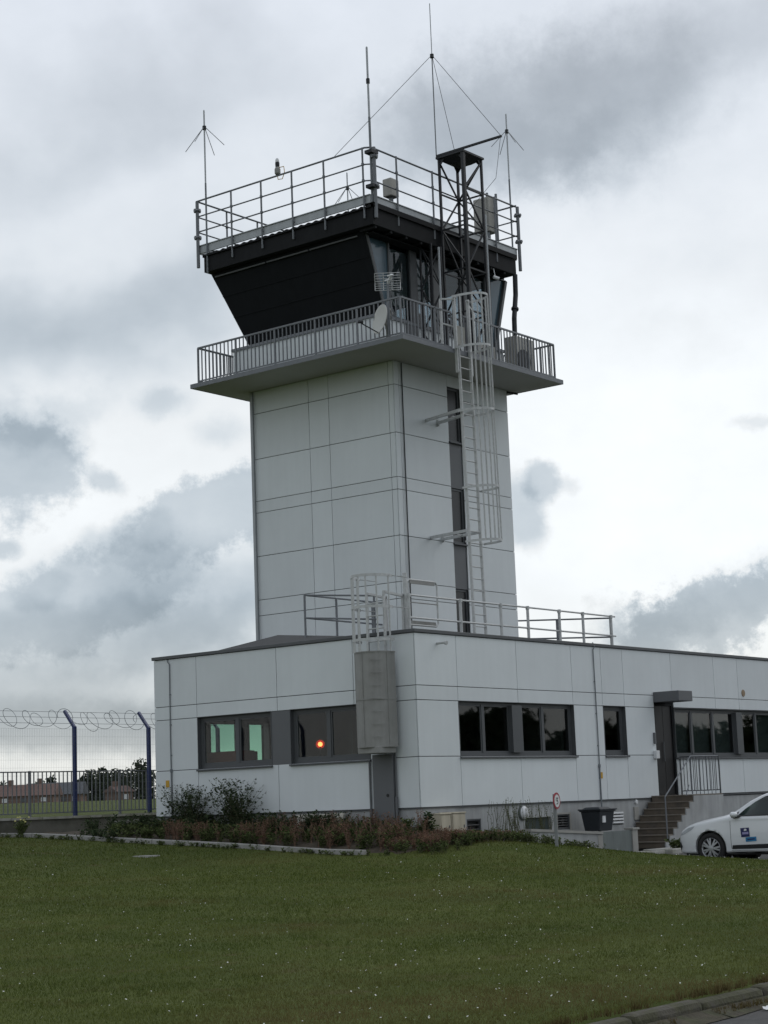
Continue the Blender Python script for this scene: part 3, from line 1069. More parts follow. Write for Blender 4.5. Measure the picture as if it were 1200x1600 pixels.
def rail_side(p, q, z0, z1, bars, posts, mb, pm, skip=None, first=True):
    p, q = Vector(p), Vector(q)
    L = (q - p).length
    n = max(1, round(L / bars))
    for k in range(n + 1):
        c = p + (q - p) * (k / n)
        if skip and skip(c): continue
        if k % posts == 0 or k == n:
            if k: pm.append(MB().bar((c.x, c.y, SZ1), (c.x, c.y, z1 - .02), .045, .035))
        else:
            mb.bar((c.x, c.y, z0), (c.x, c.y, z1 - .02), .023)


def sided(mb, p, q, z, w, h):
    mb.bar((p[0], p[1], z), (q[0], q[1], z), w, h)


a, b, c, d = (RB[0], RB[2], 0), (RB[1], RB[2], 0), (RB[1], RB[3], 0), (RB[0], RB[3], 0)
gap = lambda v: 3.98 < v.x < 4.38 and abs(v.y - RB[2]) < .01
for p, q in ((a, b), (b, c), (c, d), (d, a)):
    rail_side(p, q, 10.87, 11.755, .132, 10, mb, pm, gap)
    if (p, q) == (a, b):
        for s, e in ((p, (3.93, RB[2], 0)), ((4.43, RB[2], 0), q)):
            sided(mb, s, e, 11.735, .045, .04)
            sided(mb, s, e, 10.87, .03, .03)
    else:
        sided(mb, p, q, 11.735, .045, .04)
        sided(mb, p, q, 10.87, .03, .03)
br = mb.build('balcony_railing', M['rail'], TW)
for m_ in pm: m_.build('post', M['rail'], br)

# cab: low white wall, glass leaning outwards on three sides, upright front
CX0, CX1, CY0, CY1 = 2.80, 8.05, 2.83, 7.62
mb = MB()
t = .12
mb.box(CX0, CX1, CY0, CY0 + t, SZ1, 11.70).box(CX0, CX0 + t, CY0 + t, CY1, SZ1, 11.70).box(CX1 - t, CX1, CY0 + t, CY1, SZ1, 11.70).box(CX0 + t, CX1 - t, CY1 - t, CY1, SZ1, 11.70)
mb.build('cab_wall', M['clad'], TW)
mb = MB()
mb.box(CX0 - .04, CX1 + .04, CY0 - .04, CY0 + .35, 11.701, 11.77).box(CX0 - .04, CX0 + .4, CY0 + .351, CY1 + .04, 11.701, 11.77).box(CX1 - .4, CX1 + .04, CY0 + .351, CY1 + .04, 11.701, 11.77).box(CX0 + .401, CX1 - .401, CY1 - .4, CY1 + .04, 11.701, 11.77)
mb.build('cab_ledge', M['rail'], TW)
MB().box(CX0 + .13, CX1 - .13, CY0 + .13, CY1 - .13, 10.95, 11.0).build('cab_floor', M['ceil'], TW)
GB, GT = 11.775, 13.72
gb = dict(x0=3.12, x1=7.74, y0=2.87, y1=7.24)
gt = dict(x0=2.46, x1=8.36, y0=2.87, y1=7.90)


def lerp(a, b, t): return a + (b - a) * t


def gq(s, z):                    # a corner of the cab glass at height z
    t = (z - GB) / (GT - GB)
    return Vector((lerp(gb['x' + s[0]], gt['x' + s[0]], t), lerp(gb['y' + s[1]], gt['y' + s[1]], t), z))


def glassquad(name, pts, m, parent, th=.012, nrm=None):
    n = (pts[1] - pts[0]).cross(pts[-1] - pts[0]).normalized()
    return MB().prism(pts, n * th).build(name, m, parent)


# front panes between upright mullions, end panes are leaning triangles
mull = [(3.12, 3.16), (3.31, 3.37), (4.18, 4.46), (5.12, 5.46), (6.30, 6.64), (7.40, 7.66), (7.72, 7.76)]
cf = MB()
for i, (p, q) in enumerate(mull[1:-1]):
    cf.box(p, q, 2.86, 2.98, GB, GT)
cf.box(2.5, 8.32, 2.862, 2.978, GT - .0, GT + .06)
cf.box(3.1, 7.76, 2.861, 2.979, GB - .004, GB + .05)
for s in ('00', '10', '01', '11'):
    A, B = gq(s, GB), gq(s, GT)
    cf.bar(A, B, .09)
cf.bar(gq('01', GB), gq('11', GB), .06).bar(gq('01', GT), gq('11', GT), .06).bar(gq('00', GT), gq('01', GT), .06).bar(gq('10', GT), gq('11', GT), .06).bar(gq('00', GB), gq('01', GB), .06).bar(gq('10', GB), gq('11', GB), .06)
for t in (.33, .66):
    cf.bar(gq('01', GB).lerp(gq('11', GB), t), gq('01', GT).lerp(gq('11', GT), t), .08)
    cf.bar(gq('10', GB).lerp(gq('11', GB), t), gq('10', GT).lerp(gq('11', GT), t), .08)
cwf = cf.build('cab_frame', M['frame'], TW)
Y = 2.90
xs = [(3.37, 4.18), (4.46, 5.12), (5.46, 6.30), (6.64, 7.40)]
for p, q in xs: MB().box(p, q, Y, Y + .012, GB + .05, GT).build('pane', M['glasscab'], cwf)
light = mat('corner glass with painted reflection', (.05, .085, .108), .12, spec=.7)  # reflected light put into the opaque base colour of the end panes
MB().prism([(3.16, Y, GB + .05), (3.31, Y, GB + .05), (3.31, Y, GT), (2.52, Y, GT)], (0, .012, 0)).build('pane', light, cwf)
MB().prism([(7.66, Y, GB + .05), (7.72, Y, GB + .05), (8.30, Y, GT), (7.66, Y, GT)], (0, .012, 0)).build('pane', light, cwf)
for s1, s2 in (('00', '01'), ('01', '11'), ('11', '10')):
    glassquad('pane', [gq(s1, GB + .03), gq(s2, GB + .03), gq(s2, GT - .03), gq(s1, GT - .03)], M['glasscab'], cwf)
# sun screen over the left side, with its head batten
off = Vector((-.05, 0, .02))
n = MB()
P0, P1, P2, P3 = gq('00', GB - .02) + off + Vector((0, -.01, 0)), gq('01', GB - .02) + off + Vector((0, .02, 0)), gq('01', GT) + off + Vector((0, .04, 0)), gq('00', GT) + off + Vector((0, -.02, 0))
for k in range(4):
    a, b = k / 4, (k + 1) / 4
    n.prism([P0.lerp(P1, a), P0.lerp(P1, b), P3.lerp(P2, b), P3.lerp(P2, a)], (-.025, 0, .008))
so = n.build('sun_screen', M['screen'], TW)
m2 = MB()
e = Vector((-.035, 0, .0))
for a, b in ((.04, .34), (.35, .62), (.63, .97)):
    m2.bar(P3.lerp(P2, a) + e + Vector((0, 0, -.09)), P3.lerp(P2, b) + e + Vector((0, 0, -.09)), .03, .035)
m2.build('batten', M['batten'], so)
m2 = MB()
for q_ in (.42, .7):
    m2.bar(P0.lerp(P3, q_) + e * .8, P1.lerp(P2, q_) + e * .8, .012, .02)
m2.build('seam', M['screen'], so)
# back side screen seen through the glass, ceiling and inner consoles
MB().box(2.9, 8.0, 3.1, 7.5, 13.59, 13.65).build('cab_ceiling', M['ceil'], TW)
mb = MB()
mb.box(3.6, 7.4, 3.2, 3.7, 11.0, 11.95).box(4.5, 6.2, 4.6, 5.2, 11.0, 12.0)
for k in range(3): mb.box(3.7 + k * 1.2, 4.2 + k * 1.2, 3.35, 3.4, 12.0, 12.32)
mb.build('console', M['core'], TW)
# front access door below the glass
MB().box(3.86, 4.36, CY0 - .03, CY0 - .002, SZ1, 11.70).build('door', M['antra2'], TW)

# roof of the cab
FX0, FX1, FY0, FY1, FZ0, FZ1 = 2.17, 8.22, 2.40, 7.98, 13.76, 14.195
mb = MB()
mb.box(FX0, FX1, FY0, FY1, FZ0, FZ1)
for x in np.arange(FX0 + .1, FX1, .6): mb.box(x, x + .08, FY0 + .02, FY0 + .5, FZ0 - .07, FZ0 - .001)
mb.box(FX0 + .25, FX1 - .25, 2.62, FY1 - .2, FZ0 - .10, FZ0 - .073)
mb.build('fascia', M['fascia'], TW, bevel=.01)
mb = MB()          # corrugated roof sheet edge
npt = 260
for (p, q, ins) in (((FX0, FY0), (FX0, FY1), (1, 0)), ((FX0, FY0), (FX1, FY0), (0, 1)), ((FX1, FY0), (FX1, FY1), (-1, 0)), ((FX0, FY1), (FX1, FY1), (0, -1))):
    L = math.hypot(q[0] - p[0], q[1] - p[1])
    n_ = int(L / .03)
    pv = []
    for k in range(n_ + 1):
        t = k / n_
        h = FZ1 + (.105 if ins == (0, 1) else .035 + .016 * math.sin(t * L / .24 * 2 * PI))
        x, y = lerp(p[0], q[0], t), lerp(p[1], q[1], t)
        pv.append(((x - ins[0] * .05, y - ins[1] * .05), h, (x + ins[0] * .35, y + ins[1] * .35)))
    for k in range(n_):
        A, B = pv[k], pv[k + 1]
        i = len(mb.v)
        mb.v += [(*A[0], FZ1 - .02), (*B[0], FZ1 - .02), (*B[0], B[1]), (*A[0], A[1]), (*B[2], B[1] + .02), (*A[2], A[1] + .02)]
        mb.f += [(i, i + 1, i + 2, i + 3), (i + 3, i + 2, i + 4, i + 5)]
mb.build('roof_sheet', M['fascia'], TW)
EX0, EX1, EY0, EY1 = 2.20, 8.36, 2.46, 8.17
mb = MB()
for p, q in (((EX0, EY0), (EX1, EY0)), ((EX1, EY0), (EX1, EY1)), ((EX1, EY1), (EX0, EY1)), ((EX0, EY1), (EX0, EY0))):
    mb.bar((*p, 14.40), (*q, 14.40), .04, .19)
    mb.bar((*p, 14.51), (*q, 14.51), .09, .02)
mb.build('edge_profile', M['toe'], TW)
mb = MB()
RP = 15.71
for z in (RP, 15.29, 14.88):
    r = .024 if z == RP else .019
    c = .12
    pts = [(EX0, EY0 + c, z), (EX0 + c * .7, EY0, z)]
    loop = [(EX0 - .05, EY1 + .02, z), (EX0 - .02, EY0 + c, z), (EX0 + c * .6, EY0 - .01, z), (EX1 + .06, EY0, z)]
    mb.tube(loop, r, 8)
    mb.tube([(EX1, EY0 - .06, z), (EX1, EY1, z)], r, 8)
    mb.tube([(EX1, EY1, z), (EX0 - .05, EY1, z)], r, 8)
rr = mb.build('roof_railing', M['rail'], TW, smooth=True)
pl = [(EX0 - .06, y) for y in (2.62, 3.85, 4.89, 5.92, 6.95)] + [(x, EY0 - .06) for x in (3.18, 4.64, 5.95, 7.35)] + [(EX1 + .03, y) for y in (3.6, 4.7, 5.8, 6.9)] + [(x, EY1 + .03) for x in (3.3, 4.5, 5.7, 6.9)]
for x, y in pl:
    m_ = MB().tube([(x, y, 13.94), (x, y, RP)], .024, 8)
    cx, cy = (x + .1 if x < EX0 else x - .1 if x > EX1 else x), (y + .1 if y < EY0 else y - .1 if y > EY1 else y)
    m_.bar((x, y, 14.02), (cx, cy, 14.02), .03)
    m_.bar((x, y, 14.40), (cx, cy, 14.40), .03)
    for z in (15.29, 14.88): m_.tube([(x, y, z - .03), (x, y, z + .03)], .036, 8)
    m_.build('post', M['rail'], rr, smooth=False)
for (x, y) in ((EX0 - .06, EY1 - .02), (EX0 + .06, EY0 - .10), (EX1 + .06, EY0 - .06), (EX1 + .03, EY1)):
    m_ = MB().tube([(x, y, 13.92), (x, y, RP - .02)], .045, 10)
    for z in (14.72, 15.45): m_.tube([(x - .10, y, z), (x + .10, y, z)], .045, 6).tube([(x, y - .10, z), (x, y + .10, z)], .04, 6)
    m_.build('corner_post', M['rail'], rr)
# rain pipe, small camera and conduit
MB().tube([(8.12, 2.38, 13.75), (8.10, 2.38, 13.20), (7.86, 2.3, 12.5), (7.80, 2.3, 10.8)], .065, 10).tube([(7.97, 2.33, 12.80), (7.95, 2.33, 12.75)], .10, 10).build('rain_pipe', M['mast'], TW)
MB().tube([(7.22, 2.44, 13.74), (7.22, 2.40, 13.52)], .012, 6).lathe([(.001, -.09), (.045, -.08), (.045, .08), (.001, .09)], (7.2, 2.36, 13.47), (.75, -.5, -.25), 12).build('camera_housing', M['white'], TW)
MB().bar((8.15, 2.86, 10.66), (8.33, 2.62, 10.60), .05).bar((8.15, 2.86, 10.69), (8.15, 2.86, 10.60), .03).build('gutter_spout', M['mast'], TW)

# ------------------------------------------------------------------ ladders
LT = thing('caged_ladder', 'tall galvanised caged ladder standing in front of the tower, from roof to balcony', 'ladder', (4.2, 1.3, 3.62))
lt, lb = Vector((3.87, 1.30, 12.2)), Vector((4.03, 1.30, 3.62))
w = Vector((.46, 0, 0))


def on_lad(z): return lb.lerp(lt, (z - lb.z) / (lt.z - lb.z))


for s in (0, 1):
    MB().bar(on_lad(3.62) + w * s, on_lad(10.85 if s == 0 else 10.85) + w * s, .07, .03, up=(1, 0, 0)).build('stile', M['galv'], LT)
for s in (0, 1):
    MB().bar(on_lad(10.2) + w * (1.25 * s - .12) + Vector((0, .02, 0)), on_lad(12.1) + w * (1.25 * s - .12) + Vector((0, .02, 0)), .075, .045, up=(1, 0, 0)).bar(on_lad(10.25) + w * (1.25 * s - .12), on_lad(10.25) + w * s, .05).build('hand_post', M['galv'], LT)
z = 3.85
while z < 10.9:
    MB().tube([on_lad(z), on_lad(z) + w], .0155, 7).build('rung', M['galv'], LT)
    z += .282


def hoop_pts(c, half, depth, n=14, d=(0, -1, 0), s=(1, 0, 0)):
    c, d, s = Vector(c), Vector(d), Vector(s)
    pts = []
    for k in range(n + 1):
        a = PI * k / n
        pts.append(c - s * (half * math.cos(a)) + d * (depth * (math.sin(a) ** .8)))
    return pts


def flat_hoop(mb, pts, h, t):
    """a flat steel band following pts"""
    vs, fs = [], []
    m = len(pts)
    cen = sum(pts, Vector()) / m
    for p in pts:
        o = (p - cen)
        o.z = 0
        o.normalize()
        vs += [p + Vector((0, 0, -h / 2)), p + Vector((0, 0, h / 2)), p + o * t + Vector((0, 0, h / 2)), p + o * t + Vector((0, 0, -h / 2))]
    for i in range(m - 1):
        for k in range(4):
            a, b = i * 4 + k, i * 4 + (k + 1) % 4
            fs.append((a, b, b + 4, a + 4))
    fs += [(0, 1, 2, 3), ((m - 1) * 4 + 3, (m - 1) * 4 + 2, (m - 1) * 4 + 1, (m - 1) * 4)]
    mb.add(vs, fs)


HC = lambda z: on_lad(z) + w * .5
for z in (6.12, 7.40, 9.25, 10.80, 12.05):
    mb = MB()
    flat_hoop(mb, hoop_pts(HC(z), .37, .72), .055, .008)
    mb.bar(HC(z) - Vector((.37, 0, 0)), HC(z) + Vector((-.2, .0, 0)), .045, .012).bar(HC(z) + Vector((.37, 0, 0)), HC(z) + Vector((.2, .0, 0)), .045, .012)
    mb.build('hoop', M['galv'], LT)
for k in (1, 3.2, 5.4, 8.6, 10.8, 13):
    a = PI * k / 14
    d = lambda z: HC(z) + Vector((-.365 * math.cos(a), -.715 * (math.sin(a) ** .8), 0))
    if k in (1,): MB().bar(d(10.8), d(12.05), .04, .01).build('cage_bar', M['galv'], LT)
    else: MB().bar(d(6.12), d(12.05), .04, .01, up=(1, 0, 0)).build('cage_bar', M['galv'], LT)
for z in (6.42, 9.33):
    mb = MB()
    for s, xw in ((0, 4.49), (1, 4.95)):
        mb.bar((xw, TY0 - .004, z + .03), on_lad(z - .02) + w * s, .05, .07)
    mb.bar((4.5, 2.0, z), (4.65, 2.0, z), .04)
    mb.bar((xw, TY0 - .02, z - .05), (xw, TY0 - .004, z + .12), .12, .03)
    mb.build('wall_bracket', M['galv'], LT)
mb = MB()
mb.bar((3.55, 1.52, 10.78), (3.55, 1.52, 12.0), .05).bar((3.55, 1.52, 12.0), on_lad(12.0) + Vector((-.06, 0, 0)), .04)
mb.bar((4.9, 1.52, 10.78), (4.9, 1.52, 11.9), .05).bar((4.9, 1.52, 11.9), on_lad(11.95) + w + Vector((.06, 0, 0)), .04)
mb.bar((3.55, 1.52, 11.4), (3.9, 1.4, 11.35), .035)
mb.build('gate_frame', M['galv'], LT)
MB().box(4.02, 4.36, 1.42, 1.47, 10.95, 11.42).build('gate_plate', M['ac'], LT)

HL = thing('caged_ladder', 'short grey caged ladder with a rounded anti climb shield on the low building', 'ladder', (-.3, .9, 1.1))
hx = -.16
for y in (.66, 1.13):
    MB().bar((hx, y, 1.2), (hx, y, 4.62), .03, .065, up=(1, 0, 0)).build('stile', M['galv'], HL)
z = 1.35
while z < 4.6:
    MB().tube([(hx, .66, z), (hx, 1.13, z)], .0155, 7).build('rung', M['galv'], HL)
    z += .275
for z in (3.55, 4.25, 4.92):
    mb = MB()
    flat_hoop(mb, hoop_pts((hx, .86, z), .44, .62, d=(-1, 0, 0), s=(0, 1, 0)), .06, .008)
    mb.bar((hx, 1.3, z), (.35, 1.3, z), .05, .01).bar((hx, .42, z), (.35, .42, z), .05, .01) if z > 4 else None
    mb.build('hoop', M['galv'], HL)
for k in (.6, 3, 5.2, 7, 8.8, 11, 13.4):
    a = PI * k / 14
    x, y = hx - .615 * (math.sin(a) ** .8), .86 - .435 * math.cos(a)
    MB().bar((x, y, 3.3), (x, y, 4.93), .04, .01).build('cage_bar', M['galv'], HL)
mb = MB()
for z0, z1 in ((1.30, 2.29), (2.30, 3.29)):
    pts = hoop_pts((hx + .02, .87, 0), .43, .58, 18, d=(-1, 0, 0), s=(0, 1, 0))
    vs, fs = [], []
    for p in pts: vs += [(p.x, p.y, z0), (p.x, p.y, z1)]
    for i in range(len(pts) - 1): fs.append((2 * i, 2 * i + 1, 2 * i + 3, 2 * i + 2))
    mb.add(vs, fs)
sh = mb.build('shield', M['galv2'], HL, smooth=False, fix=False)
sm = sh.modifiers.new('thick', 'SOLIDIFY')
sm.thickness = .006
mb = MB()
for z in (1.30, 2.295, 3.29): flat_hoop(mb, hoop_pts((hx + .02, .87, z), .435, .586, 18, d=(-1, 0, 0), s=(0, 1, 0)), .03, .006)
for k in (2, 9, 14.5):
    a = PI * k / 18
    mb.bar((hx + .02 - .588 * math.sin(a) ** .8, .87 - .437 * math.cos(a), 1.3), (hx + .02 - .588 * math.sin(a) ** .8, .87 - .437 * math.cos(a), 3.3), .014, .014)
for k in range(7): mb.bar((hx - .57, .66, 1.5 + k * .27), (hx - .40, .44, 1.5 + k * .27), .012)
mb.build('shield_rib', M['galv2'], sh)
MB().prism([(hx, .48, 1.30), (hx - .5, .56, 1.30), (hx - .52, 1.1, 1.30), (hx, 1.2, 1.30)], (0, 0, -.14)).build('bottom_flap', M['galv2'], HL, bevel=.01)
MB().bar((hx, .66, 4.6), (.5, .66, 4.55), .05).bar((hx, 1.13, 4.6), (.5, 1.13, 4.55), .05).bar((.5, .66, 4.6), (.5, .66, 3.6), .05).bar((.5, 1.13, 4.6), (.5, 1.13, 3.6), .05).build('exit_rail', M['galv'], HL)

# guard rails on the low roof
G1 = thing('roof_guardrail', 'long two bar guard rail along the front edge of the low roof', 'guard rail', (4.6, .45, 3.6), 'two bar guard rails on the low roof')
mb = MB()
for z in (4.55, 4.06): mb.tube([(.42, .45, z - .02), (.46, .45, z), (8.95, .45, z)], .021, 8)
mb.build('rail', M['galv'], G1, smooth=True)
for x in (.44, 2.33, 3.91, 5.02, 6.38, 7.44, 8.76):
    MB().tube([(x, .45, 3.60), (x, .45, 4.55)], .034, 10).tube([(x, .45, 4.50), (x, .45, 4.58)], .045, 10).tube([(x, .45, 4.03), (x, .45, 4.09)], .04, 10).build('post', M['galv'], G1)
G2 = thing('roof_guardrail', 'guard rail running back across the low roof right of the tower', 'guard rail', (8.92, 2.0, 3.6), 'two bar guard rails on the low roof')
mb = MB()
for z in (4.52, 4.04): mb.tube([(8.9, .5, z), (8.9, 3.75, z + .22)], .021, 8)
mb.build('rail', M['rail'], G2)
for y in (.55, 2.15, 3.7):
    MB().tube([(8.9, y, 3.60), (8.9, y, 4.5 + .068 * (y - .5))], .034, 10).build('post', M['rail'], G2)
G3 = thing('roof_guardrail', 'guard rail on the roof hip at the left, leading to the roof ladder', 'guard rail', (1.8, 3.43, 3.8), 'two bar guard rails on the low roof')
mb = MB()
for z in (4.84, 4.32):
    mb.tube([(3.26, 3.45, z), (.45, 3.43, z), (.43, 1.36, z - .22)], .02, 8)
mb.build('rail', M['rail'], G3)
for (x, y, zt, zb) in ((.45, 3.43, 4.84, 3.80), (1.58, 3.44, 4.84, 3.88), (2.9, 3.44, 4.84, 3.9), (.43, 1.40, 4.62, 3.60)):
    MB().tube([(x, y, zb), (x, y, zt)], .026, 8).build('post', M['rail'], G3)
SGt = thing('safety_gate', 'grey rectangular tube gate standing on the roof near the building corner', 'safety gate', (1.15, .62, 3.6), None)
mb = MB()
mb.tube([(.68, .62, 4.92), (.62, .62, 4.86), (.62, .62, 3.98), (.68, .62, 3.93), (1.62, .62, 3.93), (1.70, .62, 4.0), (1.70, .62, 4.86), (1.64, .62, 4.92), (.68, .62, 4.92)], .022, 8)
mb.build('frame', M['galv'], SGt)
MB().bar((.72, .62, 4.88), (1.6, .62, 4.88), .03, .09).bar((.72, .62, 3.975), (1.6, .62, 3.975), .03, .09).bar((.62, .62, 4.42), (1.70, .62, 4.42), .02).build('panel', M['galv2'], SGt)
MB().tube([(.55, .62, 3.6), (.55, .62, 5.05)], .05, 10).build('post', M['galv'], SGt)

# ------------------------------------------------------------- lattice mast
LM = thing('lattice_mast', 'black lattice mast with a square top platform rising from balcony past the cab roof', 'mast', (5.27, 1.96, 10.78))
mx0, mx1, my0, my1, mz = 4.88, 5.66, 1.60, 2.34, 16.07
corners = [(mx0, my0), (mx1, my0), (mx1, my1), (mx0, my1)]
for i, (x, y) in enumerate(corners):
    h = .085 if i == 0 else .055
    MB().bar((x, y, SZ1), (x, y, mz), h, h).build('leg', M['mast'], LM)
lev = [10.9, 12.0, 13.1, 14.2, 15.15, 16.0]
for i in range(4):
    p, q = corners[i], corners[(i + 1) % 4]
    for k in range(len(lev) - 1):
        if k >= 3 and i == 3: continue
        A, B = (p, q) if (k + i) % 2 == 0 else (q, p)
        MB().bar((*A, lev[k]), (*B, lev[k + 1]), .036).build('brace', M['mast'], LM)
    for k in range(1, len(lev) - 1):
        if k >= 4 and i == 3: continue
        MB().bar((*p, lev[k]), (*q, lev[k]), .035).build('brace', M['mast'], LM)
MB().prism([(mx0 - .06, my0 - .06, mz), (mx1 + .06, my0 - .06, mz), (mx1 + .06, my1 + .06, mz), (mx0 - .06, my1 + .06, mz)], (0, 0, .05)).add([(mx0 - .04, my0 - .04, mz - .002), (mx1 + .04, my0 - .04, mz - .002), (mx1 + .04, my1 + .04, mz - .002), (mx0 - .04, my1 + .04, mz - .002), (5.27 - .2, 1.97 - .2, mz - .14), (5.27 + .2, 1.97 - .2, mz - .14), (5.27 + .2, 1.97 + .2, mz - .14), (5.27 - .2, 1.97 + .2, mz - .14)], [(0, 1, 5, 4), (1, 2, 6, 5), (2, 3, 7, 6), (3, 0, 4, 7), (4, 5, 6, 7)]).build('platform', M['mast'], LM)
mb = MB()
for i in range(4):
    x, y = corners[i]
    cx, cy = (mx0 + mx1) / 2, (my0 + my1) / 2
    dx, dy = (1 if x < cx else -1), (1 if y < cy else -1)
    mb.prism([(x, y, mz), (x + dx * .18, y, mz), (x, y, mz - .22)], (0, .01 * dy, 0))
    mb.prism([(x, y, mz), (x, y + dy * .18, mz), (x, y, mz - .22)], (.01 * dx, 0, 0))
mb.build('gusset', M['mast'], LM)
MB().bar((mx0 - .02, my1 + .05, mz + .09), (mx0 - .02, .40, mz + .09), .05).build('spar', M['mast'], LM)
MB().tube([(mx1 - .02, my0 - .08, 10.9), (mx1 - .02, my0 - .08, 14.6)], .022, 6).build('conduit', M['whitepole'], LM)
# added lattice standing in for the mast reflection in the control room glass
L2 = thing('lattice_mast', 'shorter black lattice added for the reflection of the mast in the cab glass', 'mast', (4.55, 2.5, 10.78))
c2 = [(4.35, 2.32), (4.75, 2.32), (4.75, 2.66), (4.35, 2.66)]
for x, y in c2: MB().bar((x, y, SZ1), (x, y, 13.75), .04).build('leg', M['mast'], L2)
z = 11.0
k = 0
while z < 13.4:
    for i in range(4):
        p, q = c2[i], c2[(i + 1) % 4]
        A, B = (p, q) if (i + k) % 2 == 0 else (q, p)
        MB().bar((*A, z), (*B, z + .55), .022).build('brace', M['mast'], L2)
    z += .55
    k += 1
MB().tube([(4.62, 2.28, 11), (4.62, 2.28, 13.7)], .03, 6).build('conduit', M['whitepole'], L2)

# ----------------------------------------------------------------- antennas


def rod(name, label, x, y, z0, z1, zh, r, rl, rot, base=None, nrad=4, thick=None, grp='rod antennas on the tower roof'):
    t = thing(name, label, 'antenna', (x, y, z0), grp)
    MB().tube([(x, y, z0), (x, y, lerp(z0, z1, .55))], r * 1.15, 8).build('lower_tube', M['greypole'], t)
    MB().tube([(x, y, lerp(z0, z1, .55)), (x, y, z1)], r, 8).tube([(x, y, z1), (x, y, z1 + .02)], r * .6, 8).build('rod', M['whitepole'], t)
    if nrad:
        MB().tube([(x, y, zh - .05), (x, y, zh + .05)], r * 2.4, 8).build('hub', M['mast'], t)
        for k in range(nrad):
            a = rot + 2 * PI * k / nrad
            MB().tube([(x + math.cos(a) * .04, y + math.sin(a) * .04, zh), (x + math.cos(a) * rl, y + math.sin(a) * rl, zh - rl * 1.0)], .009, 5).build('radial', M['greypole'], t)
    return t


rod('rod_antenna', 'rod antenna with drooping radials at the left corner of the tower roof', EX0 - .05, EY1 - .33, 13.72, 18.10, 17.63, .021, .56, .30)
rod('rod_antenna', 'rod antenna with drooping radials at the right corner of the tower roof', EX1 - .12, EY0 + .03, 14.2, 18.26, 17.78, .020, .48, 1.05)
rod('rod_antenna', 'small rod antenna with radials standing inside the roof railing', 5.7, 6.0, 14.25, 16.85, 16.43, .018, .55, .2)
t = rod('whip_antenna', 'thick plain whip antenna without radials at the near corner of the tower roof', EX0 + .04, EY0 - .02, 14.3, 18.24, 17.3, .026, 0, 0, nrad=0)
MB().tube([(EX0 + .04, EY0 - .02, 17.32), (EX0 + .04, EY0 - .02, 17.44)], .046, 8).build('joint', M['mast'], t)
MB().box(EX0 - .10, EX0 + .16, EY0 - .16, EY0 + .06, 15.52, 15.60).box(EX0 - .10, EX0 + .16, EY0 - .16, EY0 + .06, 14.66, 14.74).build('clamp', M['mast'], t)
t = thing('rod_antenna', 'tallest thin antenna with wire stays above the black lattice platform', 'antenna', (4.86, 2.38, 16.12), 'rod antennas on the tower roof')
ax_, ay_ = 4.86, 2.40
MB().tube([(ax_, ay_, 16.1), (ax_, ay_, 18.83)], .015, 7).build('lower_tube', M['greypole'], t)
MB().tube([(ax_, ay_, 18.83), (ax_, ay_, 20.25)], .012, 7).build('rod', M['whitepole'], t)
MB().tube([(ax_, ay_, 18.78), (ax_, ay_, 18.88)], .05, 8).build('hub', M['mast'], t)
for e in ((EX0 - .03, 3.55, RP), (4.9, 1.85, mz + .06), (mx0 - .02, .43, mz + .12)):
    MB().tube([(ax_, ay_, 18.86), e], .007, 5).build('stay', M['cable'], t)
MB().tube([(mx0 - .02, .43, mz + .08), (5.0, .72, 15.2), (6.1, 2.5, 14.9)], .006, 5).build('stay', M['cable'], t)

# obstruction lamp, boxes
t = thing('obstruction_lamp', 'small lamp with pale dome on the top rail of the tower roof', 'lamp', (2.17, 5.37, RP), None)
MB().lathe([(.001, .0), (.055, .0), (.075, .03), (.075, .14), (.055, .18), (.05, .19)], (2.17, 5.37, RP + .03), (0, 0, 1), 16).build('base', M['galv2'], t)
MB().lathe([(.05, 0), (.055, .05), (.055, .12), (.05, .13)], (2.17, 5.37, RP + .22), (0, 0, 1), 16).build('lamp_body', M['mast'], t)
MB().lathe([(.05, 0), (.048, .06), (.03, .10), (.001, .115)], (2.17, 5.37, RP + .35), (0, 0, 1), 16).build('dome', M['white'], t, smooth=True)
MB().tube([(2.17, 5.31, RP + .2), (2.17, 5.16, RP + .19), (2.17, 5.14, RP + .03), (2.17, 5.22, RP - .12), (2.17, 5.36, RP - .1), (2.17, 5.38, RP + .02)], .01, 6).build('cable', M['yellow'], t)
t = thing('sensor_box', 'small pale box on a thin pole inside the roof railing', 'equipment box', (5.0, 4.0, 14.25))
MB().box(4.83, 5.17, 3.86, 4.14, 15.5, 15.98).build('casing', M['ac'], t, bevel=.03)
MB().tube([(5.0, 4.0, 14.2), (5.0, 4.0, 15.5)], .035, 8).tube([(5.0, 4.0, 15.3), (5.0, 4.0, 15.52)], .06, 8).build('pole', M['greypole'], t)
t = thing('equipment_cabinet', 'large pale grey cabinet behind the right part of the roof railing', 'equipment cabinet', (8.0, 3.15, 14.3))
MB().box(7.83, 8.18, 2.92, 3.42, 15.02, 15.98).build('casing', M['ac'], t, bevel=.02)
MB().box(7.815, 7.829, 2.97, 3.37, 15.07, 15.93).build('door', M['ac'], t)
for y, x in ((3.0, 7.9), (2.88, 8.14)): MB().tube([(x, y, 14.2), (x, y, 16.1)], .035, 8).build('pole', M['greypole'], t)
for k in range(5): MB().tube([(7.88 + k * .06, 3.1, 15.02), (7.88 + k * .06, 3.1, 14.85), (7.95 + k * .05, 3.05, 14.3)], .011, 5).build('cable', M['whitepole'], t)

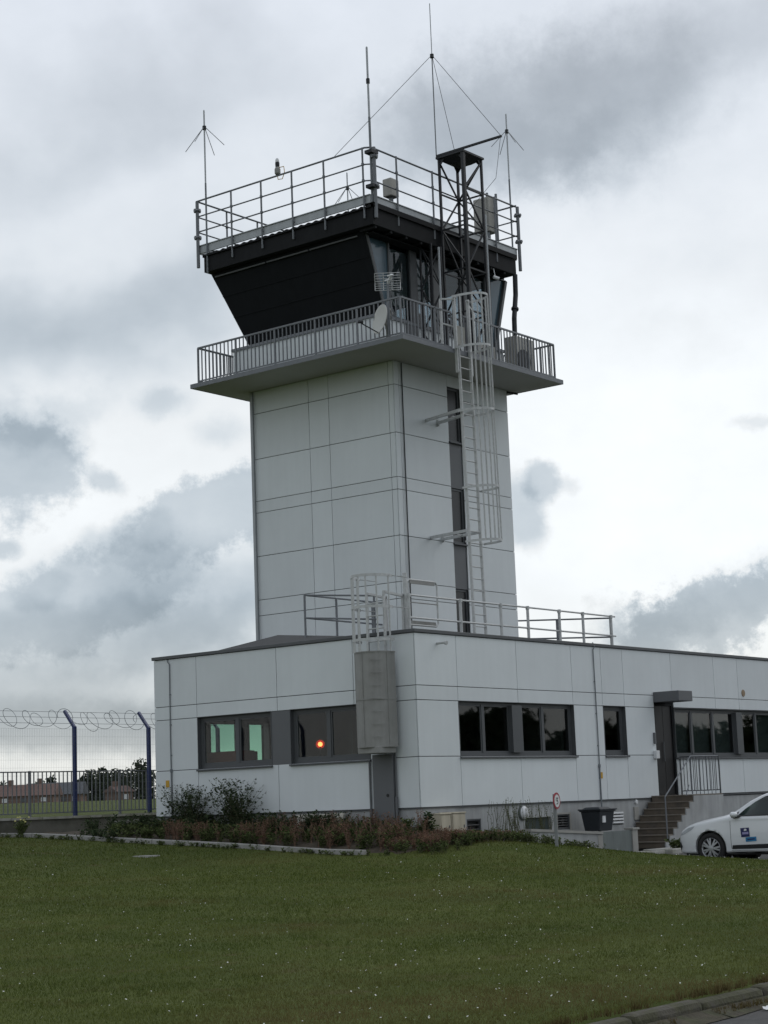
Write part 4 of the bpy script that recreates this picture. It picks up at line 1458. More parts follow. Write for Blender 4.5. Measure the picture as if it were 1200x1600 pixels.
# television antenna
t = thing('grid_antenna', 'pale grid television antenna on a pole at the near corner of the balcony', 'antenna', (2.2, 2.05, SZ1))
MB().tube([(2.2, 2.05, SZ1), (2.2, 2.05, 12.32)], .028, 8).build('pole', M['greypole'], t)
nv = Vector((-.80, -.60, 0))
sd = Vector((.60, -.80, 0))
mb = MB()
c0 = Vector((2.2, 2.05, 12.26)) - nv * .06
for i, zz_ in enumerate((-.21, -.15, -.09, -.03, .03, .09, .15, .21)):
    bend = abs(zz_) * .35
    mb.tube([c0 + sd * -.30 + Vector((0, 0, zz_)) + nv * bend, c0 + sd * .30 + Vector((0, 0, zz_)) + nv * bend], .008, 5)
for s in (-.30, -.1, .1, .30):
    mb.tube([c0 + sd * s + Vector((0, 0, -.21)) + nv * .075, c0 + sd * s, c0 + sd * s + Vector((0, 0, .21)) + nv * .075], .008, 5)
mb.build('reflector_grid', M['galv'], t)
MB().bar(c0 + nv * .05 - Vector((0, 0, .05)), c0 + nv * .24 + sd * .1 + Vector((0, 0, .12)), .05).bar(c0 + nv * .16 + sd * -.07, c0 + nv * .16 + sd * .10 + Vector((0, 0, .04)), .03).bar(c0 + nv * .2 + sd * -.0 + Vector((0, 0, .1)), c0 + nv * .2 + sd * .15 + Vector((0, 0, .13)), .035).build('dipole', M['white'], t)
MB().bar((2.2, 2.05, 11.62), (2.78, 2.4, 11.66), .05).bar((2.2, 2.05, 11.5), (2.78, 2.4, 11.5), .04).build('bracket', M['galv2'], t)
# satellite dish on the railing
t = thing('satellite_dish', 'round off white satellite dish clamped to the near end of the balcony railing', 'satellite dish', (1.85, 2.0, 11.0))
dn = Vector((-.90, .40, .16)).normalized()
dc = Vector((1.80, 2.02, 11.27))
MB().lathe([(.001, -.045), (.09, -.042), (.18, -.033), (.27, -.018), (.345, .0), (.355, .0), (.355, -.012), (.27, -.03), (.18, -.045), (.001, -.058)], dc, dn, 36).build('reflector', M['dish'], t, smooth=True)
u_ = dn.cross(Vector((0, 0, 1))).normalized()
v_ = u_.cross(dn)
MB().tube([dc - v_ * .34 - dn * .02, dc - v_ * .22 + dn * .46], .014, 7).build('arm', M['mast'], t)
fp = dc - v_ * .20 + dn * .48
MB().lathe([(.001, -.07), (.03, -.06), (.035, .03), (.05, .05), (.001, .06)], fp, -dn + v_ * .3, 12).build('feed', M['mast'], t)
MB().tube([dc - dn * .09, dc - dn * .2 - v_ * .1, (1.98, 1.95, 11.05)], .04, 8).tube([(1.98, 1.95, SZ1), (1.98, 1.95, 11.35)], .025, 8).build('mount', M['galv2'], t)
# air conditioner and other gear on the balcony
t = thing('air_conditioner', 'beige air conditioner unit behind the right end of the balcony railing', 'air conditioner', (7.95, 2.25, SZ1))
MB().box(7.50, 8.32, 2.05, 2.40, 10.90, 11.93).build('casing', M['ac'], t, bevel=.015)
MB().lathe([(.001, .0), (.05, .0), (.06, .01), (.26, .012), (.28, .0), (.30, .0), (.30, .02), (.001, .02)], (7.82, 2.046, 11.30), (0, -1, 0), 28).build('fan_grille', M['mast'], t)
MB().box(7.60, 8.2, 2.1, 2.35, SZ1, 10.899).build('foot', M['galv2'], t)
t = thing('air_conditioner', 'second air conditioner casing beside the rain pipe, partly hidden by the ladder cage', 'air conditioner', (6.5, 2.5, SZ1))
MB().box(6.3, 7.15, 2.42, 2.74, 10.90, 11.6).build('casing', M['ac'], t, bevel=.015)
MB().lathe([(.001, .0), (.05, .0), (.06, .01), (.24, .012), (.26, .0), (.26, .02), (.001, .02)], (6.62, 2.416, 11.25), (0, -1, 0), 28).build('fan_grille', M['mast'], t)
MB().box(6.35, 7.1, 2.45, 2.7, SZ1, 10.899).build('foot', M['galv2'], t)

# ------------------------------------------------- inside the low building
t = thing('reflected_glow', 'small orange glow added for a reflection in the right hand window of the left side', 'lamp', (1.5, 4.03, 1.0))  # glowing lamp added in place of an orange reflection in the pane
if True:
    lx, ly, lz = 1.15, 3.70, 1.50
    t.location = (lx, ly, 1.0)
    ORI[t.name] = Vector((lx, ly, 1.0))
    MB().tube([(lx, ly, 1.0), (lx, ly, lz - .05)], .015, 8).lathe([(.001, 0), (.09, 0), (.09, .02), (.001, .03)], (lx, ly, .99), (0, 0, 1), 16).build('stand', M['antra'], t)
    bu = MB().lathe([(.001, -.055), (.039, -.039), (.055, 0), (.039, .039), (.001, .055)], (lx, ly, lz), (0, 0, 1), 16).build('glow_ball', emit('orange reflected light', (1, .20, .055), 5), t, smooth=True)
    MB().lathe([(.001, -.0), (.07, .0), (.098, .05), (.10, .055), (.094, .05), (.065, -.008)], Vector((lx, ly, lz)) + fw * .055, -fw, 20).build('glow_ring', mat('red glow ring', (.25, .012, .006), .4), t)
tag(MB().box(.7, 1.9, 2.7, 3.88, .06, .985).build('red_reflection', M['redrefl'], None), 'red block added for a dark red reflection below the small orange glow', 'red_reflection')  # red boxes from here on are added in place of reddish reflections
tag(MB().box(.55, .95, 5.55, 7.3, .06, 1.45).build('cabinet', M['redrefl'], None), 'low red block added for a dark red reflection in the leftmost window', 'cabinet')
tag(MB().box(2.3, 2.75, 7.1, 7.55, .06, 1.5).build('cabinet', M['redrefl'], None), 'dark red reflection stand-in between the two green panes seen through the window', 'cabinet')  # box added to carry a reddish reflection, no furniture known here

# -------------------------------------------------- boundary at the back left
FY = 12.0
WX0, WX1 = -14.0, 9.0
t = thing('boundary_wall', 'low dark weathered wall under the metal railing at the left', 'low wall', (-2.5, FY, -.5))
MB().box(WX0, WX1, FY - .09, FY + .11, -1.6, .045).build('wall', mat('stained dark concrete', (.15, .145, .13), .95, var=.25, scale=2.5, bump=.3, tint=(.07, .07, .055), tscale=1.1, tamt=.8), t)
mb = MB()
x = WX0
while x < WX1:
    mb.box(x + .006, min(x + .99, WX1) - .006, FY - .13, FY + .15, .046, .11 + random.uniform(-.005, .005))
    x += 1.
mb.build('coping', M['kerbc'], t)
t = thing('bar_railing', 'grey upright bar railing standing on the low boundary wall', 'railing', (-2.5, FY, .11))
mb, pm = MB(), []
k = 0
x = WX0 + .05
while x < WX1:
    if k % 11 == 0: pm.append(MB().bar((x, FY + .08, .10), (x, FY + .08, 1.25), .055, .055))
    else: mb.bar((x, FY + .08, .19), (x, FY + .08, 1.22), .021)
    x += .1385
    k += 1
mb.bar((WX0, FY + .08, 1.225), (WX1, FY + .08, 1.225), .045, .03).bar((WX0, FY + .08, .20), (WX1, FY + .08, .20), .04, .03)
br = mb.build('bars', M['rail'], t)
for m_ in pm: m_.build('post', M['rail'], br)
# security fence with razor wire, in front of the railing
SYF = FY - .075
t = thing('security_fence', 'tall mesh fence with dark blue cranked posts and coils of razor wire', 'fence', (0, SYF, -.4))
pxs = [-9.76, -7.11, -4.46, -1.75, 1.12, 3.74, 6.40]
for x in pxs:
    m_ = MB().bar((x, SYF, .10), (x, SYF, 2.36), .085, .085)
    m_.bar((x, SYF, 2.34), (x, SYF + .37, 2.78), .07, .07, up=(1, 0, 0))
    m_.build('post', M['blue'], t)
mb = MB()
x = pxs[0]
while x < pxs[-1]:
    mb.tube([(x, SYF - .05, .12), (x, SYF - .05, 2.3)], .0020, 3, caps=False)
    x += .055
for k in range(12): mb.tube([(pxs[0], SYF - .05, .15 + k * .195), (pxs[-1], SYF - .05, .15 + k * .195)], .0014, 3, caps=False)
mb.build('mesh_panel', M['wire'], t)
mb = MB()
for (dy, z) in ((.07, 2.44), (.2, 2.6), (.34, 2.75)): mb.tube([(pxs[0], SYF + dy, z), (pxs[-1], SYF + dy, z)], .005, 4)
mb.build('strand', M['razor'], t)
for seed, x0 in enumerate(pxs[:-1]):
    rr = random.Random(40 + seed)
    pts = []
    n_ = 170
    for k in range(n_ + 1):
        a = k / n_ * 2 * PI * 6.5
        R = .21 + .05 * math.sin(a * .31 + seed) + .03 * math.sin(a * .73)
        xx = x0 + (pxs[seed + 1] - x0) * k / n_ + .10 * math.sin(a * .5 + seed)
        pts.append((xx + .30 * R / .25 * math.cos(a) * .62, SYF + .20 + .16 * math.sin(a * .97), 2.56 + R * math.sin(a) + .04 * math.sin(a * .21 + seed * 2)))
    MB().tube(pts, .0065, 4).build('razor_coil', M['razor'], t)
tag(MB().prism([(.75, 10.0, -.07), (1.55, 10.0, -.035), (1.55, 10.12, -.035), (.75, 10.12, -.07)], (0, 0, -.5)).build('edging_stone', M['paver']), 'single pale kerb stone lying behind the shrubs by the boundary wall', 'kerb stone')

# ------------------------------------------------------ far field: houses, trees
FD = Vector((math.cos(.82), math.sin(.82), 0))


def ray_dir(u, v):
    return fw + rt * ((u - 600) / FPX) - up * ((v - 800) / FPX)


def far_point(u, dist):
    d = ray_dir(u, 1250)
    p = CAM + d * dist
    return p.x, p.y, gz1(p.x, p.y)


PXM = FPX


def house(u, dist, wid, hw, hr, roofm, wallm, label, nwin, turn=0.):
    x, y, z = far_point(u, dist)
    z -= .3
    t = thing('house', label, 'house', (x, y, z), None)
    s_ = Vector((rt.x, rt.y, 0)).normalized()
    f_ = Vector((-s_.y, s_.x, 0))
    c, sn_ = math.cos(turn), math.sin(turn)
    s2, f2 = s_ * c + f_ * sn_, f_ * c - s_ * sn_
    b = Vector((x, y, z))
    dp = 7.
    MB().obox(b + Vector((0, 0, hw / 2)), s2 * wid / 2, f2 * dp / 2, Vector((0, 0, hw / 2))).build('wall', wallm, t)
    e = .4
    P = lambda a, d_, h: b + s2 * a + f2 * d_ + Vector((0, 0, h))
    W2, D2 = wid / 2 + e, dp / 2 + e
    mb = MB()
    mb.add([P(-W2, -D2, hw), P(W2, -D2, hw), P(W2, D2, hw), P(-W2, D2, hw), P(-W2, 0, hw + hr), P(W2, 0, hw + hr)],
           [(0, 1, 5, 4), (2, 3, 4, 5), (0, 4, 3), (1, 2, 5), (0, 3, 2, 1)])
    ro = mb.build('roof', roofm, t)
    MB().obox(P(-wid * .3, 0, hw + hr), s2 * .4, f2 * .4, Vector((0, 0, .8))).build('chimney', M['brick'], ro)
    for k in range(nwin):
        a = -wid / 2 + wid * (k + .5) / nwin
        MB().obox(P(a, -dp / 2 - .02, hw * .52), s2 * .42, f2 * .03, Vector((0, 0, hw * .24))).build('window', M['white'] if k % 2 == 0 else M['antra'], t)


house(44, 300, 9.6, 1.4, 1.9, M['tile'], M['brick'], 'far house with a red tiled roof at the left edge of the field', 3)
house(88, 312, 9.4, 1.6, 2.1, M['slate'], M['brick'], 'far brick house with a dark slate roof and small white windows', 5)
house(186, 318, 2.6, 1.8, 1.1, M['tile'], M['brick'], 'small far brick gable in front of the round trees', 1, .5)


def leaf_cloud(n, lobes, size, jitter=.5, flat=0.):
    """n leaf-like quads spread through ellipsoid lobes [(cx,cy,cz,rx,ry,rz)], denser towards their shells"""
    lob = np.array(lobes)
    wgt = lob[:, 3] * lob[:, 4] * lob[:, 5]
    i = RNG.choice(len(lob), n, p=wgt / wgt.sum())
    d = RNG.normal(size=(n, 3))
    d /= np.linalg.norm(d, axis=1)[:, None]
    r = RNG.random(n) ** .45
    c = lob[i, :3] + d * lob[i, 3:] * r[:, None]
    a = RNG.normal(size=(n, 3))
    a /= np.linalg.norm(a, axis=1)[:, None]
    b = np.cross(a, RNG.normal(size=(n, 3)))
    b /= np.linalg.norm(b, axis=1)[:, None]
    s = size * (1 + jitter * (RNG.random(n) - .5) * 2)[:, None]
    a, b = a * s, b * s * .55
    v = np.stack([c - a, c + b, c + a, c - b], 1).reshape(-1, 3)
    return v, np.arange(4 * n)


def tree(u, dist, wid, hgt, label, n=1500):
    x, y, z = far_point(u, dist)
    t = thing('tree', label, 'tree', (x, y, z - .2), 'round trees along the far edge of the field')
    rr = random.Random(int(u * 10))
    lobes = []
    for k in range(9):
        a = rr.uniform(0, 2 * PI)
        q = rr.uniform(0, .30) * wid
        lobes.append((x + math.cos(a) * q, y + math.sin(a) * q, z + hgt * rr.uniform(.32, .74), wid * rr.uniform(.16, .28), wid * rr.uniform(.16, .28), hgt * rr.uniform(.16, .26)))
    lobes.append((x, y, z + hgt * .34, wid * .45, wid * .45, hgt * .36))
    lobes.append((x, y, z + hgt * .1, wid * .55, wid * .55, hgt * .16))
    v, f = leaf_cloud(n, lobes, .34)
    raw_mesh('crown', v, f, 4, M['treeleaf'], t)
    mb = MB().tube([(x, y, z - .5), (x + .1, y, z + hgt * .3), (x, y, z + hgt * .6)], .26, 7, r2=.08)
    for k in range(4):
        a = k * 1.6
        mb.tube([(x, y, z + hgt * .3), (x + math.cos(a) * wid * .25, y + math.sin(a) * wid * .25, z + hgt * .6)], .1, 5, r2=.03)
    mb.build('trunk', M['bark'], t)


tree(-6, 320, 5.2, 4.6, 'dark far tree cut by the left edge of the picture')
tree(54, 340, 5.6, 4.9, 'low dark far tree behind the red roofed house')
tree(84, 345, 4.2, 5.6, 'narrow dark far tree rising behind the slate roof')
tree(103, 338, 4.4, 4.0, 'small far tree at the end of the slate roofed house')
tree(123, 330, 4.4, 4.9, 'low far tree just behind the first blue fence post')
tree(145, 330, 5.6, 6.3, 'round far tree right of the first blue fence post')
tree(171, 326, 4.6, 6.9, 'narrow far tree between two broader round trees')
tree(195, 328, 6.4, 7.2, 'broadest round far tree above the small brick gable')
tree(226, 318, 5.6, 8.3, 'tallest far tree beside the second blue fence post')

# trees across the road, seen mirrored in the front windows
rr_ = random.Random(5)
for k in range(12):
    q = k / 11
    x, y = lerp(52, 118, q) + rr_.uniform(-3, 3), lerp(-92, -34, q) + rr_.uniform(-3, 3)
    h = rr_.uniform(8.6, 10.2)
    zt = gz1(x, y)
    t = thing('tree', 'broad tree mirrored in the front windows of the low building', 'tree', (x, y, zt - .2), 'trees mirrored in the front windows')
    lob = [(x + rr_.uniform(-3, 3), y + rr_.uniform(-3, 3), zt + h * rr_.uniform(.35, .8), 2.8, 2.8, h * .2) for _ in range(8)] + [(x, y, zt + h * .38, 6, 6, h * .42)]
    v, f = leaf_cloud(2200, lob, .6)
    raw_mesh('crown', v, f, 4, M['treeleaf'], t)
    MB().tube([(x, y, zt - .5), (x, y, zt + h * .6)], .3, 7, r2=.1).build('trunk', M['bark'], t)

# ----------------------------------------------------------------- planting


def stems_and_leaves(base_pts, hgt, spread, nstem, leaves, lsize, rnd, lean=.35):
    """shrub: thin arching stems, leaves along their upper part. returns stem MB, leaf verts"""
    mb = MB()
    V = []
    for s in range(nstem):
        bx, by, bz = rnd.choice(base_pts)
        h = hgt * rnd.uniform(.55, 1.05)
        a = rnd.uniform(0, 2 * PI)
        q = spread * rnd.uniform(.1, 1)
        pts = []
        for k in range(5):
            f = k / 4
            pts.append(Vector((bx + math.cos(a) * q * f ** 1.6 + rnd.uniform(-.02, .02), by + math.sin(a) * q * f ** 1.6 + rnd.uniform(-.02, .02), bz + h * f * (1 - .12 * f * lean))))
        mb.tube(pts, .006, 4, r2=.002)
        for l in range(leaves):
            f = rnd.uniform(.12, 1.0) ** .8
            i = min(3, int(f * 4))
            p = pts[i].lerp(pts[i + 1], f * 4 - i)
            th, ph = rnd.uniform(0, 2 * PI), rnd.uniform(-.5, .9)
            d = Vector((math.cos(th) * math.cos(ph), math.sin(th) * math.cos(ph), math.sin(ph)))
            L = lsize * rnd.uniform(.6, 1.3)
            sd_ = d.cross(Vector((rnd.uniform(-1, 1), rnd.uniform(-1, 1), 1))).normalized() * L * .33
            p = p + d * L * .15
            V += [p, p + d * L * .5 + sd_, p + d * L, p + d * L * .5 - sd_]
    return mb, V


def shrub(name, label, cat, pts, hgt, spread, nstem, leaves, lsize, seed, lm='shrubleaf', group=None, kind=None):
    rnd = random.Random(seed)
    c = (sum(p[0] for p in pts) / len(pts), sum(p[1] for p in pts) / len(pts), min(p[2] for p in pts))
    mb, V = stems_and_leaves(pts, hgt, spread, nstem, leaves, lsize, rnd)
    t = thing(name, label, cat, c, group)
    raw_mesh('foliage', np.array([tuple(v) for v in V]), np.arange(len(V)), 4, M[lm], t)
    mb.build('stem', M['stem'], t, fix=False)
    return t


def bp(x, y): return (x, y, bedz(x, max(y, -.6)) - .02)


shrub('shrub', 'leafy shrub against the white wall at the left corner of the low building', 'shrub', [bp(-.55 + .1 * k, 6.0 + .2 * k) for k in range(7)], 1.10, .6, 120, 26, .060, 1)
shrub('shrub', 'taller open shrub under the leftmost window', 'shrub', [bp(-.6 + .06 * k, 4.55 + .13 * k) for k in range(6)], 1.24, .62, 95, 26, .060, 2)
shrub('shrub', 'low dark bush in front of the dark wall below the first blue post', 'shrub', [(-1.3 + .2 * k, 8.6 + .2 * (k % 3), gz1(-1.3, 8.8) + .02) for k in range(7)], .44, .35, 50, 20, .06, 3)
shrub('shrub', 'dark bush hanging over the pale edging at the left', 'shrub', [(-2.1 + .07 * k, 7.1 + .25 * k, gz1(-2.1, 7.5)) for k in range(7)], .30, .3, 45, 18, .06, 4)
shrub('shrub', 'dark green bush cut by the left edge of the picture', 'shrub', [(-3.2 + .1 * k, 10.6 + .15 * k, gz1(-3.2, 10.8)) for k in range(5)], .55, .45, 80, 24, .07, 5)
shrub('shrub', 'low bush before the pale stone slabs under the second window', 'shrub', [bp(-.45 - .05 * (k % 4), 1.75 + .22 * k) for k in range(7)], .50, .3, 80, 20, .06, 6)
t = shrub('flowering_plant', 'small plant with pale yellow flowers near the end of the edging', 'plant', [(-2.0 + .08 * k, 10.3 + .1 * k, gz1(-2.0, 10.4)) for k in range(4)], .42, .25, 40, 16, .06, 7, 'weedleaf')
mb = MB()
for k in range(7):
    c = Vector((-2.0 + random.uniform(-.2, .25), 10.35 + random.uniform(-.3, .4), gz1(-2, 10.4) + random.uniform(.34, .46)))
    mb.lathe([(.001, .0), (.025, .008), (.02, .02), (.001, .024)], c, (-.5, -.4, .7), 8)
mb.build('flower', M['yflower'], t)
shrub('weed', 'single dark leafy weed standing at the near corner of the plinth', 'plant', [(-.22, -.32, -.62)], .52, .08, 9, 14, .09, 8)
shrub('weed', 'bushy weed in the gap between stair foot and white car', 'plant', [(7.3 + .12 * k, -1.75 - .05 * k, -1.2) for k in range(5)], .24, .2, 40, 12, .07, 9, 'weedleaf')


def mass(name, label, rects, n, hgt, spread, leaves, lsize, seed, lm, sm='stem'):
    rnd = random.Random(seed)
    pts = []
    for (x0, x1, y0, y1, dens, zf) in rects:
        for k in range(dens): 
            x, y = rnd.uniform(x0, x1), rnd.uniform(y0, y1)
            pts.append((x, y, zf(x, y)))
    mb, V = stems_and_leaves(pts, hgt, spread, n, leaves, lsize, rnd)
    o = raw_mesh(name, np.array([tuple(v) for v in V]), np.arange(len(V)), 4, M[lm])
    tag(o, label, 'weeds', kind='stuff')
    s = mb.build(name.replace('weeds', 'stems'), M[sm], o, fix=False)
    return o


zb = lambda x, y: bedz(x, y) - .02
zl = lambda x, y: gz1(x, y) - .01
zf = lambda x, y: -.62 - .03 * x
mass('weeds', 'low green weeds filling the bed along the white wall', [(-1.6, -.1, -.4, 8.2, 240, zb)], 1500, .33, .20, 11, .06, 21, 'weedleaf')
mass('weeds', 'dark green leafy weeds at the back of the bed', [(-.9, -.08, 3.2, 8.2, 60, zb), (-1.0, .0, 7.6, 8.4, 10, lambda x, y: gz1(-2., y) + .02)], 260, .50, .25, 16, .07, 22, 'shrubleaf')
mass('weeds', 'rusty red sorrel stalks in the middle of the bed', [(-1.6, -.15, -.5, 3.9, 150, zb), (-1.6, -1.1, 3.5, 6.2, 40, zb)], 950, .47, .16, 13, .032, 23, 'rustleaf', 'ruststem')
mass('weeds', 'rusty red sorrel in front of the beige cabinets', [(-.3, 1.9, -1.25, -.5, 70, lambda x, y: -.76 - .03 * x)], 800, .27, .14, 13, .032, 24, 'rustleaf', 'ruststem')
mass('weeds', 'tall thin grass and weeds along the low retaining wall', [(1.5, 4.6, -1.6, -1.15, 90, zl), (-.6, 1.8, -1.6, -1.1, 70, zl)], 520, .27, .12, 8, .05, 25, 'weedleaf')
mass('weeds', 'mixed weeds at the near end of the bed by the building corner', [(-1.8, .1, -1.75, -.3, 80, lambda x, y: max(gz1(x, y), -.9) - .01)], 260, .24, .16, 10, .05, 31, 'weedleaf')
mass('weeds', 'rusty stalks at the near end of the bed', [(-1.5, .1, -1.3, -.3, 40, lambda x, y: max(gz1(x, y), -.9) - .01)], 800, .32, .13, 12, .03, 32, 'rustleaf', 'ruststem')
mass('weeds', 'thin pale stalks standing between vent and lamp', [(2.0, 3.5, -.95, -.2, 30, zf)], 80, .85, .2, 14, .028, 26, 'weedleaf')
mass('weeds', 'weeds overgrowing the lawn edge along the pale edging', [(-2.3, -2.02, -.8, 11.4, 90, zl)], 300, .11, .08, 8, .045, 27, 'weedleaf')
for k, (y0, y1, lab) in enumerate(((2.05, 2.75, 'pale stone slab leaning on the plinth nearer the duct'), (2.85, 3.45, 'pale stone slab leaning on the plinth farther from the duct'))):
    tag(MB().prism([(-.16, y0, -.50), (-.16, y1, -.48), (-.02, y1, -.08), (-.02, y0, -.07)], (-.06, 0, .02)).build('stone_slab', M['stone'], bevel=.01), lab, 'stone slab')
tag(MB().box(-4.42, -4.02, 3.65, 4.05, gz1(-4.2, 3.8) - .1, gz1(-4.2, 3.8) + .022).build('cover_slab', M['concrete'], bevel=.01), 'small flat concrete cover slab lying in the lawn at the left', 'cover slab')

# -------------------------------------------------------------------- grass


def grass(name, label, n, region, hmin, hmax, wd, m, seed, dens_near=True):
    rg = np.random.default_rng(seed)
    # sample in a fan in front of the camera, denser near
    dmin, dmax = 11.5, 48.
    if dens_near: d = dmin * (dmax / dmin) ** (rg.random(n) ** .95)
    else: d = rg.uniform(dmin, dmax, n)
    ang = YAW + (rg.random(n) - .5) * 2 * .34
    x = CAM.x + np.cos(ang) * d
    y = CAM.y + np.sin(ang) * d
    ok = region(x, y)
    x, y, d = x[ok], y[ok], d[ok]
    z = gz(x, y) - .004
    k = len(x)
    a = rg.random(k) * 2 * PI
    clump = .75 + .5 * (np.sin(x * 3.1 + np.sin(y * 2.3) * 2) * np.sin(y * 2.7 + np.sin(x * 1.9) * 2) > .25) * rg.random(k)
    h = rg.uniform(hmin, hmax, k) * np.clip(.8 + d / 60, 1, 1.5) * clump
    wv = wd * np.clip(d / 16, 1, 2.6)
    dx, dy = np.cos(a) * wv, np.sin(a) * wv
    lx, ly = rg.normal(0, .45, k) * h, rg.normal(0, .45, k) * h
    p0 = np.c_[x - dx, y - dy, z]
    p1 = np.c_[x + dx, y + dy, z]
    p2 = np.c_[x + lx, y + ly, z + h]
    v = np.stack([p0, p1, p2], 1).reshape(-1, 3)
    o = raw_mesh(name, v, np.arange(3 * k), 3, M[m])
    tag(o, label, 'grass', kind='stuff')


def lawn_area(x, y):
    return (y > -16.17) & ~((x > 3.38) & (y < -1.0)) & ~((x > -1.99) & (y > -.75)) & ~((y > -1.12) & (x > -.5)) & (y < 11.7)


grass('grass', 'short mown green grass covering the lawn', 520000, lawn_area, .018, .040, .0030, 'grass', 3)
grass('dry_grass', 'dry brownish grass in the thin patch by the road kerb', 26000, lambda x, y: lawn_area(x, y) & (y < -15.2 + .9 * np.sin(x * .9) + .5 * np.sin(x * 2.3)), .02, .045, .0035, 'drygrass', 4)


def kerb_tufts():
    rnd = random.Random(77)
    V = []
    for k in range(1500):
        x = rnd.uniform(-24, -10)
        if math.sin(x * 2.1) + math.sin(x * 5.3 + 1) < rnd.uniform(-1.6, 1.2): continue
        if rnd.random() < .62: y, z, h = rnd.gauss(-16.19, .03), gz1(x, -16.2) - .01, rnd.uniform(.03, .08)
        else: y, z, h = rnd.gauss(-16.42, .035), -1.53, rnd.uniform(.02, .06)
        for j in range(7):
            a, l = rnd.uniform(0, 6.28), rnd.uniform(.1, .8)
            bx, by = x + rnd.gauss(0, .02), y + rnd.gauss(0, .012)
            dx, dy = math.cos(a) * .004, math.sin(a) * .004
            V += [(bx - dx, by - dy, z), (bx + dx, by + dy, z), (bx + math.sin(a) * h * l, by - math.cos(a) * h * l, z + h)]
    o = raw_mesh('grass_tufts', np.array(V), np.arange(len(V)), 3, M['drygrass'])
    tag(o, 'rough grass tufts growing over the road kerb and gutter', 'grass', kind='stuff')


kerb_tufts()


def daisies(n, seed):
    rg = np.random.default_rng(seed)
    cl = rg.uniform(0, 1, (190, 2))
    V = []
    while len(V) < n * 6:
        c = cl[rg.integers(len(cl))]
        d = 13 * (44 / 13) ** np.clip(c[0] + rg.normal(0, .06), 0, 1)
        a = YAW + (c[1] - .5 + rg.normal(0, .035)) * .62
        x, y = CAM.x + math.cos(a) * d, CAM.y + math.sin(a) * d
        if not lawn_area(np.array([x]), np.array([y]))[0]: continue
        z = gz1(x, y) + rg.uniform(.03, .05)
        r = rg.uniform(.0045, .009) * max(1, d / 24)
        tx, ty = rg.normal(0, .35, 2)
        for k in range(6):
            w_ = k * PI / 3
            ca, sa = math.cos(w_) * r, math.sin(w_) * r
            V.append((x + ca, y + sa, z + ca * tx + sa * ty))
    o = raw_mesh('daisies', np.array(V), np.arange(len(V)), 6, M['daisy'])
    tag(o, 'tiny white daisies scattered over the lawn', 'flowers', kind='stuff')


daisies(1300, 5)
# litter on the road
mb = MB()
x, y, z = -17.48, -16.60, -1.545
mb.add([(x - .045, y - .02, z), (x + .02, y - .03, z + .012), (x + .05, y + .02, z + .004), (x - .02, y + .03, z + .022), (x - .05, y + .01, z + .01)], [(0, 1, 3, 4), (1, 2, 3)])
mb.obox((x + .01, y, z + .012), (.028, .004, .006), (0, .018, .002), (0, 0, .003))
tag(mb.build('litter', M['white'], fix=False), 'scrap of white paper lying on the road by the kerb', 'litter')

# ---------------------------------------------------------------------- car
CARX, CARF, CARZ = 4.80, -3.70, -1.385
CT = np.array([
    # s     w    zb   zsh   wsh   zr    wr   zre
    (0.00, .52, .24, .56, .47, .61, .38, .60),
    (0.04, .66, .21, .61, .60, .665, .48, .655),
    (0.13, .775, .19, .68, .71, .735, .56, .72),
    (0.28, .845, .18, .75, .785, .81, .61, .795),
    (0.55, .885, .18, .825, .83, .89, .64, .875),
    (0.88, .900, .18, .885, .852, .95, .66, .935),
    (1.15, .900, .18, .925, .86, .995, .67, .98),
    (1.32, .900, .18, .945, .862, 1.05, .66, 1.03),
    (1.75, .900, .18, .96, .862, 1.30, .61, 1.265),
    (2.10, .900, .18, .965, .862, 1.43, .59, 1.39),
    (2.50, .900, .18, .97, .862, 1.485, .585, 1.44),
    (3.20, .900, .18, .985, .86, 1.48, .58, 1.435),
    (3.80, .890, .20, 1.0, .85, 1.42, .565, 1.375),
    (4.10, .870, .22, 1.0, .83, 1.28, .545, 1.245),
    (4.35, .830, .26, .97, .78, 1.05, .52, 1.03),
    (4.50, .760, .30, .86, .70, .93, .50, .91),
    (4.56, .640, .34, .70, .58, .76, .44, .74)])


def pchip(xs, ys, x):
    """monotone cubic interpolation"""
    h = np.diff(xs)
    dl = np.diff(ys) / h
    m = np.zeros(len(xs))
    m[0], m[-1] = dl[0], dl[-1]
    for i in range(1, len(xs) - 1):
        if dl[i - 1] * dl[i] > 0:
            w1, w2 = 2 * h[i] + h[i - 1], h[i] + 2 * h[i - 1]
            m[i] = (w1 + w2) / (w1 / dl[i - 1] + w2 / dl[i])
    i = np.clip(np.searchsorted(xs, x) - 1, 0, len(xs) - 2)
    t = (x - xs[i]) / h[i]
    return (2 * t ** 3 - 3 * t ** 2 + 1) * ys[i] + (t ** 3 - 2 * t ** 2 + t) * h[i] * m[i] + (-2 * t ** 3 + 3 * t ** 2) * ys[i + 1] + (t ** 3 - t ** 2) * h[i] * m[i + 1]


